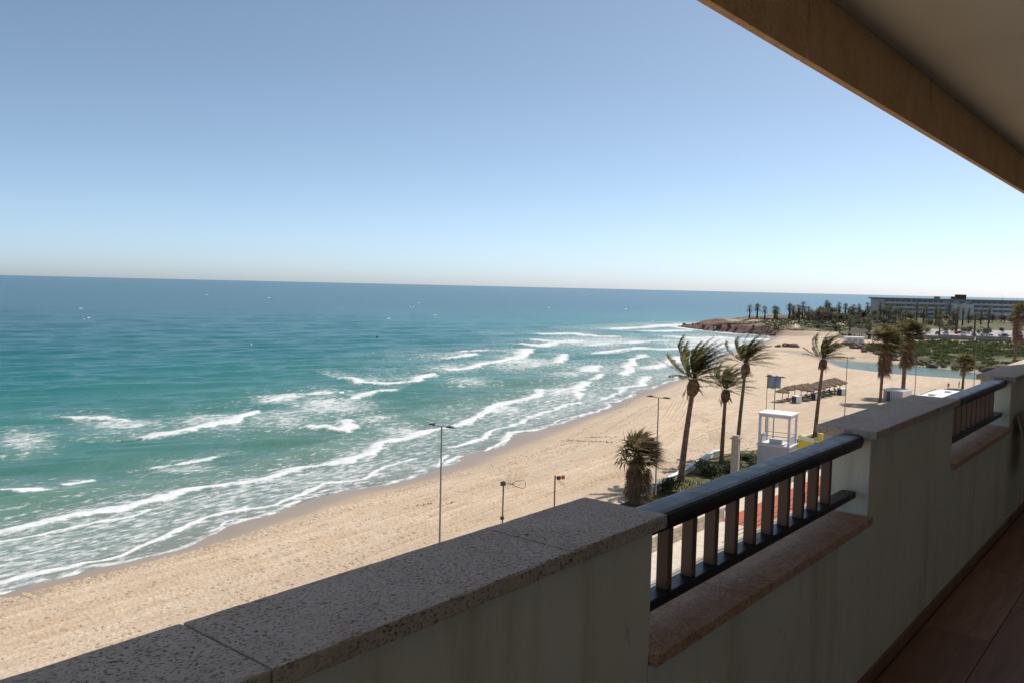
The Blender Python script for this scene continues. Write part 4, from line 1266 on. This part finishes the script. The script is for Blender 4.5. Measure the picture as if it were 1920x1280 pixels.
# ---- far palms
M_FARFROND = leaf_material("hazed_palm_frond", (.075, .08, .052), (.12, .12, .075), (.17, .155, .10), .4)  # paled and greyed: distance haze is mixed into the frond colour
M_FARTRUNK = simple("far_trunk", (.11, .085, .07), .95, .1, .3, 2)
far_c, far_t = [], []
for v in range(4):
    mb = MB()
    for d in crown_dirs(24, r6, rad(-50), rad(85)):
        fan(mb, (0, 0, 0), d, .75 * r6.uniform(.7, 1.2), 1.0 * r6.uniform(.8, 1.2), r6, .25, 6, .6)
    mb.v = [tuple(p) for p in mb.v]
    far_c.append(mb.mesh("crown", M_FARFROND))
    far_t.append(MB().tube([(0, 0, -1), (.03, 0, -.5), (0, 0, 0)], [.055, .04, .045], 6).mesh("trunk", M_FARTRUNK))
    far_t[-1].materials
def far_palm(x, y, h, label, grp, s=1.0):
    o = thing("far_palm", label, "palm tree", (x, y, gz(x, y) - .1), r6.uniform(0, 6.28), group=grp)
    k = r6.randrange(4)
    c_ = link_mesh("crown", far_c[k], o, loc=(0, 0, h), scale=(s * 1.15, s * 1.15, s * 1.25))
    t_ = link_mesh("trunk", far_t[k], o, loc=(0, 0, h), scale=(6.5 * s, 6.5 * s, h))
    return o
tip = [(-219, 500, 7.4), (-215, 503, 7.8), (-210, 502, 7.2), (-205, 507, 7.0), (-201, 500, 6.6), (-197, 508, 8.6), (-190, 512, 9.8), (-185, 508, 7.8), (-217, 507, 7.6), (-207.5, 511, 7.9), (-199, 514, 8.4), (-193.5, 505, 7.0)]
tip.sort(key=lambda p: p[0] / p[1])
for i, (x, y, h) in enumerate(tip):
    far_palm(x, y, h - 1.6, "%s palm from the seaward end of the headland row" % ordw(i), "palms at the tip of the headland", 1.75)
pts = []
for i in range(46):
    x = -196 + i * 2.1 + r6.uniform(-1.5, 1.5); y = 520 + r6.uniform(-30, 40) + i * .6
    pts.append((x, y))
for x, y in sorted(pts, key=lambda p: p[0] / p[1]):
    far_palm(x, y, r6.uniform(5.5, 9.0), "dark far palm among the trees of the headland", "palms scattered through the headland trees", 1.4)
cp = [(-104, 402, 10.2), (-88, 398, 8.6), (-76.5, 408, 9.4), (-93, 455, 9.0), (-82, 470, 10.5), (-70, 462, 9.6), (-112, 420, 8.8), (-121, 412, 9.2), (-127, 402, 8.6), (-64, 430, 9.6), (-60, 470, 10.8), (-100, 490, 9.8), (-117, 398, 8.4)]
cp.sort(key=lambda p: p[0] / p[1])
for i, (x, y, h) in enumerate(cp):
    far_palm(x, y, h, "%s palm from the left around the far car park" % ordw(i), "palms around the far car park", 1.35)

# ---- far trees and bushes
FT1 = leaf_material("hazed_tree_leaf", (.095, .098, .066), (.145, .142, .095), (.21, .195, .13), .65)  # leaf colours lightened and greyed to paint in distance haze
FT2 = leaf_material("hazed_dry_leaf", (.14, .115, .078), (.20, .165, .11), (.28, .225, .15), .65)  # dry leaves, paled likewise with the haze in their colour
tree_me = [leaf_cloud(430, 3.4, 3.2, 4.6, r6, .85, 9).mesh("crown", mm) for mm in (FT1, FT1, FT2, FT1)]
ttr = MB().tube([(0, 0, -.2), (.2, .1, 1.4), (.1, .3, 3.0)], [.28, .2, .1], 7).mesh("trunk", M_FARTRUNK)
def far_tree(x, y, s, label, grp, k=None, name="tree"):
    o = thing(name, label, "tree", (x, y, gz(x, y) - .15), r6.uniform(0, 6.28), group=grp)
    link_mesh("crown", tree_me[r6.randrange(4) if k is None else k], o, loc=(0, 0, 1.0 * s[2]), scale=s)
    link_mesh("trunk", ttr, o, scale=(s[0], s[0], s[2]))
    return o
tp_ = []
for i in range(54):
    f = i / 53
    x = -196 + 88 * f + r6.uniform(-3, 3); y = 512 + r6.uniform(-26, 26) - 6 * f
    hump = math.exp(-((f - .28) / .22) ** 2)
    tp_.append((x, y, .58 + .62 * hump + r6.uniform(-.12, .2)))
for x, y, s in tp_:
    far_tree(x, y, (s * r6.uniform(.9, 1.25), s, s), "grey-green tree in the grove on the headland", "grove on the headland")
for i in range(26):
    x = -160 + i * 3.4 + r6.uniform(-2, 2); y = 452 + r6.uniform(-14, 26)
    if sdist(np.array([x]), np.array([y]), PARK)[0] > -2: y += 0; x -= 0
    s = r6.uniform(.45, .8)
    far_tree(x, y, (s * 1.2, s * 1.1, s), "low bushy tree on the slope behind the far beach", "bushy trees behind the far beach")
for i in range(22):
    x = -160 + i * 5.6 + r6.uniform(-2, 2); y = 575 + i * 3.6 + r6.uniform(-14, 0)
    s = r6.uniform(.7, 1.15)
    far_tree(x, y, (s * 1.2, s, s), "tree standing before the long grey hotel", "trees before the hotel")
# low scrub on the headland and slope reads as one mass
mb = MB()
for i in range(9000):
    x = r6.uniform(-215, -112); y = r6.uniform(425, 515)
    q = vnoise(np.array([x * .09]), np.array([y * .05]), 3)[0]
    if q < .50 or (x < -190 and q < .62): continue
    h = r6.uniform(.25, .9); a = r6.uniform(0, 6.28); w = r6.uniform(.3, .7)
    mb.v += [(x - w * math.cos(a), y - w * math.sin(a), 0), (x + w * math.cos(a), y + w * math.sin(a), 0), (x + r6.uniform(-.3, .3), y + r6.uniform(-.3, .3), h)]
    b = len(mb.v); mb.f.append((b - 3, b - 2, b - 1)); mb.m.append(0)
V = np.array(mb.v); zz = ground_full(V[:, 0], V[:, 1])[0]
mb.v = [(a[0], a[1], a[2] + z) for a, z in zip(mb.v, zz)]
tag(mb.obj("headland_scrub", M_OLIVE), "low grey-green scrub covering the headland slope", "scrub", kind="stuff")
# reeds and brambles on the lagoon bank
mb = MB()
cl_ = []
while len(cl_) < 620:
    x = r6.uniform(-108, 30); y = r6.uniform(280, 394)
    if inside(np.array([x]), np.array([y]), BANK)[0]: cl_.append((x, y, r6.uniform(1.2, 3.6), r6.random()))
for x0, y0, R0, k in cl_:
    tall = .35 + .9 * k * (1.7 if 335 < y0 < 372 else .55)
    for i in range(int(34 * R0 / 2)):
        a, q = r6.uniform(0, 6.28), R0 * math.sqrt(r6.random())
        x, y = x0 + q * math.cos(a), y0 + q * math.sin(a)
        h = tall * (1 - .6 * (q / R0) ** 2) * r6.uniform(.6, 1.25)
        a = r6.uniform(0, 6.28); w = r6.uniform(.2, .5); cx, sy_ = w * math.cos(a), w * math.sin(a); z0 = h * r6.uniform(0, .75)
        mb.v += [(x - cx, y - sy_, z0 - .15), (x + cx, y + sy_, z0 - .05), (x + cx * .5 + r6.uniform(-.3, .3), y + sy_ * .5, z0 + .45), (x - cx * .5, y - sy_ * .5 + r6.uniform(-.3, .3), z0 + .40)]
        b = len(mb.v); mb.f.append((b - 4, b - 3, b - 2, b - 1)); mb.m.append(0)
V = np.array(mb.v); zz = ground_full(V[:, 0], V[:, 1])[0]
mb.v = [(a[0], a[1], a[2] + z) for a, z in zip(mb.v, zz)]
tag(mb.obj("reed_bank", M_REED), "dense green reeds and brambles on the bank of the lagoon", "reeds", kind="stuff")

# ---- boundary wall, kiosk, pavilions
M_GREYW = simple("grey_wall", (.25, .225, .215), .9, .1, .15, .6)
bw = thing("boundary_wall", "long grey wall between the green bank and the far car park", "wall", (-100, 393, 4))
for i in range(9):
    x = -100 + i * 13.4
    o = MB().box(0, 13.0, -.15, .15, -3, gz(x + 6, 394) - 4 + 1.9).obj("wall_panel", M_GREYW, bw); o.location = (x + 100, .9 * math.sin(i), 0)
kk = thing("beach_kiosk", "white beach kiosk at the far end of the sand, below the pavilions", "kiosk", (-112.5, 362.5, gz(-112.5, 362.5)), rad(35))
MB().box(-3.6, 3.6, -1.8, 1.8, -.5, 2.6).obj("wall", M_WHITE, kk)
MB().box(-3.9, 3.9, -2.2, 2.1, 2.602, 2.85).obj("roof", M_WHITE, kk)
for i in range(3): MB().box(-3.2 + i * 2.3, -1.5 + i * 2.3, -1.83, -1.802, .2 + .7 * (i < 2), 2.1).obj("shutter", M_TGREY, kk)
M_SLATE = simple("dark_roof", (.13, .115, .11), .9, .1, .25, 1)
for x, y, s, lab in ((-121, 399, 1.0, "left dark hip-roofed pavilion above the kiosk"), (-109.5, 396, .85, "right dark hip-roofed pavilion above the kiosk")):
    pv = thing("pavilion", lab, "pavilion", (x, y, gz(x, y)), rad(25), group="pavilions above the kiosk")
    pv.scale = (s, s, s)
    MB().add([(-5.5, -4, 2.6), (5.5, -4, 2.6), (5.5, 4, 2.6), (-5.5, 4, 2.6), (-2, 0, 4.6), (2, 0, 4.6)], [(3, 2, 1, 0), (0, 1, 5, 4), (1, 2, 5), (2, 3, 4, 5), (3, 0, 4)]).obj("roof", M_SLATE, pv)
    for a in (-4.8, 0, 4.8):
        for b in (-3.4, 3.4): MB().box(a - .12, a + .12, b - .12, b + .12, -.6, 2.599).obj("post", M_POLE, pv)

# ---- the long hotel
HX, HY = -165.8, 593.6
ha = math.atan2(79, 71)
hz = 8.2
M_HOTEL = simple("hotel_concrete", (.50, .48, .475), .9, .15, .12, .08)
M_HDARK = simple("hotel_recess", (.20, .195, .20), .5, .4, .2, .3)
M_HLITE = simple("hotel_balcony", (.58, .56, .55), .9, .15, .1, .2)
ht = thing("hotel", "long grey four-storey hotel with rows of balconies on the skyline", "building", (HX, HY, hz), ha)
HL = 140.0
MB().box(0, HL, .8, 16, -4, 11.6).obj("wall", M_HOTEL, ht)
rf = MB().box(-1.5, HL + 1, -1.4, 16.5, 11.602, 12.5).obj("roof", M_HDARK, ht)
MB().box(58, 63, 4, 9, 12.502, 15.6).obj("lift_tower", M_REDROCK, rf)
MB().box(55, 58, 5, 9, 12.502, 14.2).obj("plant_room", M_REDROCK, rf)
MB().box(41, 43.4, 4, 7, 12.502, 14.0).obj("chimney", M_HDARK, rf)
win = MB().box(-1.25, 1.25, -.05, .05, 0, 2.0).mesh("window", M_HDARK)
rail = MB().box(-1.9, 1.9, -.07, .07, 0, 1.0).mesh("balcony_front", M_HLITE)
fin = MB().box(-.12, .12, -.75, .7, 0, 2.9).mesh("dividing_fin", M_HOTEL)
for f in range(4):
    z = .2 + f * 2.9
    MB().box(-.6, HL, -.75, .78, z - .26, z - .02).obj("balcony_slab", M_HLITE, ht)
    for i in range(34):
        x = 2.2 + i * 4.0
        if 46 < x < 66 and f > 0 and i % 2: continue
        link_mesh("window", win, ht, loc=(x, .745, z + .1)); link_mesh("balcony_front", rail, ht, loc=(x, -.68, z))
        if i % 2 == 0 and f < 3: link_mesh("dividing_fin", fin, ht, loc=(x + 2.0, 0, z))
MB().box(48, 64, -3.0, -.76, -4, 9.0).obj("stair_block", M_HLITE, ht)
MB().box(78, 120, -7, -.77, -4, 3.0).obj("lounge_wing", M_HLITE, ht)
for i in range(10): MB().box(79 + i * 4, 82 + i * 4, -7.05, -7.002, -.4, 2.2).obj("window", M_HDARK, ht)
# tall thin conifers by the hotel
def conifer(x, y, h, label):
    mb = MB()
    for k in range(13):
        z = h * (.25 + .75 * k / 13); q = (1 - k / 13) * h * .17 + .25
        n = 9
        for j in range(n):
            a = 2 * math.pi * (j + r6.random()) / n
            d = Vector((math.cos(a), math.sin(a), -.08)); s = Vector((-d.y, d.x, 0)) * .28
            p = Vector((0, 0, z)); e = p + d * q * r6.uniform(.8, 1.15)
            mb.add([p, p + (e - p) * .6 + s, e, p + (e - p) * .6 - s], [(0, 1, 2, 3)])
    o = thing("conifer", label, "tree", (x, y, gz(x, y) - .2), group="conifers by the hotel")
    mb.obj("crown", M_LEAF, o)
    MB().tube([(0, 0, 0), (0, 0, h)], [.22, .04], 6).obj("trunk", M_FARTRUNK, o)
conifer(-104.5, 640, 16.8, "tallest layered conifer against the sky by the hotel's right end")
conifer(-96, 640, 14.6, "shorter conifer right of the tallest one by the hotel")
conifer(-126, 622, 13.6, "narrow conifer in front of the hotel's middle")

# ---- parked cars
M_CARPAINT = tinted("car_paint", .3, .5)
M_GLASS = simple("car_glass", (.02, .024, .03), .1, .5, .1)
M_TYRE = simple("tyre", (.02, .02, .02), .8, .2)
def car_parts(o):

    body = MB().prism([(-.86, .30), (.86, .30), (.86, .86), (.80, .95), (-.80, .95), (-.86, .86)], -2.1, 2.1)
    b = body.obj("body", M_CARPAINT, o)
    cab = MB().add([(-.78, -1.6, .951), (.78, -1.6, .951), (.78, 1.0, .951), (-.78, 1.0, .951), (-.62, -1.2, 1.42), (.62, -1.2, 1.42), (.62, .35, 1.42), (-.62, .35, 1.42)],
                   [(0, 1, 5, 4), (1, 2, 6, 5), (2, 3, 7, 6), (3, 0, 4, 7), (4, 5, 6, 7)]).obj("windows", M_GLASS, o)
    MB().box(-.64, .64, -1.22, .37, 1.421, 1.47, bev=.02).obj("roof", M_CARPAINT, o)
    for sx_ in (-.80, .80):
        for sy_ in (-1.3, 1.3):
            w = MB().tube([(sx_ - .09, sy_, .32), (sx_ + .09, sy_, .32)], .32, 12).obj("wheel", M_TYRE, o)
    for sx_ in (-.6, .6): MB().box(sx_ - .18, sx_ + .18, 2.1, 2.12, .6, .75).obj("headlight", M_WHITE, o)
spots = [(-101, 427, .3, (.75, .75, .75), "white"), (-96, 431, .3, (.06, .06, .07), "black"), (-92, 428, .35, (.35, .36, .38), "silver"), (-85, 430, .3, (.7, .7, .7), "white"), (-80, 426, .3, (.25, .26, .28), "grey"),
         (-73, 424, .3, (.72, .71, .7), "white"), (-68, 422, .3, (.10, .12, .2), "dark blue"), (-64, 428, .3, (.6, .6, .62), "silver"), (-89, 442, 1.4, (.3, .05, .04), "red"), (-78, 440, 1.4, (.74, .74, .74), "white"), (-70, 437, 1.3, (.1, .1, .1), "black"), (-113, 405, .9, (.32, .28, .5), "violet")]
car0 = None
spots.sort(key=lambda s: s[0] / s[1])
for i, (x, y, rz, colr, cn) in enumerate(spots):
    lab = "%s parked car, %s from the left in the far car park" % (cn, ordw(i))
    if car0 is None:
        c_ = car0 = thing("parked_car", lab, "car", group="cars in the far car park"); car_parts(c_)
    else:
        c_ = dup(car0); c_["label"] = lab
    c_.location = (x, y, gz(x, y) + .02); c_.rotation_euler = (0, 0, rz + r6.uniform(-.1, .1))
    for ch in c_.children: ch.color = (*colr, 1)

# ---- people on the sand, a few centimetres tall in the picture
def person(x, y, rz, shirt, legs, label, stride=.18):
    J = {"pel": (0, 0, .93, .13), "wai": (0, 0, 1.08, .125), "che": (0, 0, 1.32, .155), "nec": (0, 0, 1.47, .06), "hd1": (0, .01, 1.56, .085), "hd2": (0, .02, 1.68, .095),
         "hl": (-.09, 0, .90, .10), "kl": (-.10, stride * .6, .50, .065), "al": (-.10, stride * .35, .08, .042), "tl": (-.10, stride * .35 + .16, .03, .035),
         "hr": (.09, 0, .90, .10), "kr": (.10, -stride * .2, .50, .065), "ar": (.10, -stride, .09, .042), "tr": (.10, -stride + .15, .03, .035),
         "sl": (-.18, 0, 1.38, .06), "el": (-.24, -.06, 1.12, .042), "wl": (-.24, .04, .88, .032), "fl": (-.24, .06, .78, .028),
         "sr": (.18, 0, 1.38, .06), "er": (.24, -.02, 1.12, .042), "wr": (.25, .12, .90, .032), "fr": (.25, .15, .80, .028)}
    E = "pel-wai wai-che che-nec nec-hd1 hd1-hd2 pel-hl hl-kl kl-al al-tl pel-hr hr-kr kr-ar ar-tr che-sl sl-el el-wl wl-fl che-sr sr-er er-wr wr-fr".split()
    K = list(J); me = bpy.data.meshes.new("body")
    me.from_pydata([J[k][:3] for k in K], [tuple(K.index(q) for q in e.split('-')) for e in E], [])
    tmp = bpy.data.objects.new("body", me); COL.objects.link(tmp)
    sk_ = tmp.modifiers.new("skin", 'SKIN'); sb_ = tmp.modifiers.new("sub", 'SUBSURF'); sb_.levels = sb_.render_levels = 1
    for i, k in enumerate(K):
        sv = me.skin_vertices[0].data[i]; sv.radius = (J[k][3], J[k][3] * .85); sv.use_root = (k == "pel")
    dg = bpy.context.evaluated_depsgraph_get()
    nm = bpy.data.meshes.new_from_object(tmp.evaluated_get(dg))
    bpy.data.objects.remove(tmp, do_unlink=True)
    nm.materials.clear()
    for q in (simple("skin", (.42, .25, .17), .6, .3), simple("shirt_" + shirt[0], shirt[1], .9, .1), simple("legs_" + legs[0], legs[1], .9, .1), simple("hair", (.04, .028, .02), .8, .2)): nm.materials.append(q)
    for p in nm.polygons:
        z = p.center.z; x_ = abs(p.center.x)
        p.material_index = 3 if z > 1.63 else 0 if z > 1.46 else 1 if (z > .98 and (x_ < .21 or z > 1.2)) else 0 if x_ > .2 else 2 if z > .35 else 0
        p.use_smooth = True
    o = link_mesh("person", nm, loc=(x, y, gz(x, y) + .0), rz=rz)
    return tag(o, label, "person", "people on the beach")
person(-43.2 - 1.4, 213, .5, ("red", (.42, .08, .09)), ("dark", (.05, .05, .07)), "person in red top standing left of the small lone palm")
person(-43.6, 219.0, 2.0, ("navy", (.05, .05, .14)), ("dark", (.05, .05, .07)), "person in dark blue beside the small lone palm's trunk")
person(-38.6, 221.0, 1.0, ("plum", (.20, .07, .10)), ("dark", (.05, .05, .07)), "person in plum top right of the farthest lamp post")
person(-102.1, 324.6, .8, ("black", (.05, .05, .055)), ("dark", (.05, .05, .07)), "person in black walking on the far sand below the kiosk", .3)

# ---- two buoys out at sea
M_BUOYW = simple("buoy_white", (.7, .68, .6), .5, .3)
for px2, py2, col_, lab in ((-258, 171, M_BUOYW, "pale buoy, nearer the left edge of the sea"), (-270, 240, M_DARK, "small dark buoy right of the pale one")):
    b = thing("buoy", lab, "buoy", (px2, py2, 0), group="buoys")
    b.scale = (.6, .6, .6)
    MB().tube([(0, 0, -.5), (0, 0, .1), (0, 0, .5), (0, 0, .75)], [.5, .7, .55, .15], 12).obj("float", col_, b, True)
    MB().tube([(0, 0, .7), (0, 0, 1.9)], [.12, .05], 8).obj("topmark", col_, b)

# ---- wheel ruts in the sand: shallow troughs between two berms
def rut(pts, w=.42, h=.14):
    P = [Vector(p) for p in pts]
    dense = []
    for a, b in zip(P[:-1], P[1:]):
        n = max(2, int((b - a).length / .8))
        dense += [a.lerp(b, i / n) for i in range(n)]
    dense.append(P[-1])
    xs = np.array([p.x for p in dense]); ys_ = np.array([p.y for p in dense])
    zs = ground_full(xs, ys_)[0]
    prof = [(-1.5, -1.2), (-1.0, .75), (-.62, 1.0), (-.3, .12), (.3, .10), (.62, 1.0), (1.0, .75), (1.5, -1.2)]
    V, F = [], []
    for i, p in enumerate(dense):
        a, b = dense[max(0, i - 1)], dense[min(len(dense) - 1, i + 1)]
        nrm = Vector((-(b - a).y, (b - a).x)).normalized()
        for u_, v_ in prof:
            q = p + nrm * u_ * w * 1.0 * (1 + r6.uniform(-.08, .08))
            e_ = min(1, i / 4, (len(dense) - 1 - i) / 4)
            V.append((q.x, q.y, zs[i] + .03 * e_ - .12 * (1 - e_) + v_ * h * e_ * r6.uniform(.65, 1.25)))
    k = len(prof)
    for i in range(len(dense) - 1):
        for j in range(k - 1): F.append((i * k + j, i * k + j + 1, (i + 1) * k + j + 1, (i + 1) * k + j))
    return V, F
tracks = [[(-56, 62), (-56.8, 80), (-59.2, 103), (-65, 122), (-74, 143), (-86, 168)], [(-52, 50), (-54, 76), (-57, 100), (-60, 128), (-63, 150)], [(-47.5, 40), (-50, 62), (-53.5, 80), (-56, 96), (-62, 118)],
          [(-58.5, 10), (-59.5, 36), (-61, 58), (-62.5, 76)], [(-54, 12), (-55, 40), (-56.5, 66)], [(-62, 98), (-64, 110), (-70, 126), (-80, 148)]]
M_RUT = M_GROUND
for i, tk in enumerate(tracks):
    mb = MB()
    for s in (-.85, .85):
        mb.add(*rut([(x + s, y) for x, y in tk]))
    tag(mb.obj("wheel_ruts", M_RUT, smooth=True), kind="structure")

# ---- lines of washed-up weed on the sand
M_WEED = simple("dry_seaweed", (.21, .15, .105), .95, .1, .4, 8)
mb = MB()
for pts, n, jit in (([(-70.0, 98.2), (-66.5, 98.6), (-62.6, 99.4)], 80, .35), ([(-68.5, 101.6), (-66.4, 102.6)], 30, .25), ([(-57.9, 57.2), (-57.0, 58.9), (-56.2, 60.4)], 60, .6),
                    ([(-56.0, 70), (-57.6, 82), (-58, 98)], 30, 1.2)):
    for x, y in along(pts, n, jit):
        a = r6.uniform(0, 6.28); L = r6.uniform(.05, .2); w = r6.uniform(.03, .08)
        dx, dy = math.cos(a), math.sin(a)
        b = len(mb.v)
        mb.v += [(x - dx * L, y - dy * L, .03), (x + dy * w, y - dx * w, .05), (x + dx * L, y + dy * L, .03), (x - dy * w, y + dx * w, .07), (x, y, .13)]
        mb.f += [(b, b + 1, b + 4), (b + 1, b + 2, b + 4), (b + 2, b + 3, b + 4), (b + 3, b, b + 4)]; mb.m += [0] * 4
V = np.array(mb.v); zz = ground_full(V[:, 0], V[:, 1])[0]
mb.v = [(a[0], a[1], a[2] + z) for a, z in zip(mb.v, zz)]
tag(mb.obj("seaweed", M_WEED), "thin dark lines of dry seaweed washed up on the sand", "seaweed", kind="stuff")

# ---- trodden sand: footprints with their pushed-up rims, past counting
V, F = [], []
def footprint(x, y, a, s):
    b = len(V); n = 6
    for k in range(n):
        t_ = 2 * math.pi * k / n
        for q, h in ((.20, -.05), (.115, .055), (.05, -.0)):
            u_, v_ = math.cos(t_) * q * 1.35 * s, math.sin(t_) * q * .8 * s
            V.append((x + u_ * math.cos(a) - v_ * math.sin(a), y + u_ * math.sin(a) + v_ * math.cos(a), h * s * r6.uniform(.7, 1.3)))
    for k in range(n):
        k2 = (k + 1) % n
        for j in (0, 1): F.append((b + 3 * k + j, b + 3 * k2 + j, b + 3 * k2 + j + 1, b + 3 * k + j + 1))
trails = [[(-60, 18), (-60.5, 40), (-62, 60), (-64, 78), (-70, 100), (-79, 125), (-90, 155)], [(-57, 18), (-58, 44), (-60, 66), (-63, 88), (-70, 112), (-80, 140)], [(-53, 30), (-55, 55), (-56, 80), (-60, 110), (-66, 135)],
          [(-50, 60), (-56, 70), (-64, 80)], [(-47, 88), (-55, 96), (-66, 104)], [(-62, 20), (-62.6, 38), (-64.6, 58), (-67, 74)], [(-48, 40), (-51, 60), (-50, 84)], [(-52, 110), (-60, 125), (-74, 138)]]
for tk in trails:
    for rep in range(4):
        ox = r6.uniform(-1.3, 1.3)
        for x, y in along([(x + ox, y) for x, y in tk], 150, .22): footprint(x, y, r6.uniform(1.0, 2.2), r6.uniform(.8, 1.3))
for i in range(2600):
    y = r6.uniform(12, 120); x = r6.uniform(-64 - max(0, y - 60) * .2, -45)
    if vnoise(np.array([x * .12]), np.array([y * .06]), 77)[0] > .5: footprint(x, y, r6.uniform(0, 3.1), r6.uniform(.7, 1.3))
A3 = np.array(V); A3[:, 2] += ground_full(A3[:, 0], A3[:, 1])[0] + .015
tag(link_mesh("footprints", np_mesh("footprints", A3, np.array(F), M_GROUND)), "trails of footprints trodden across the dry sand", "footprints", kind="stuff")
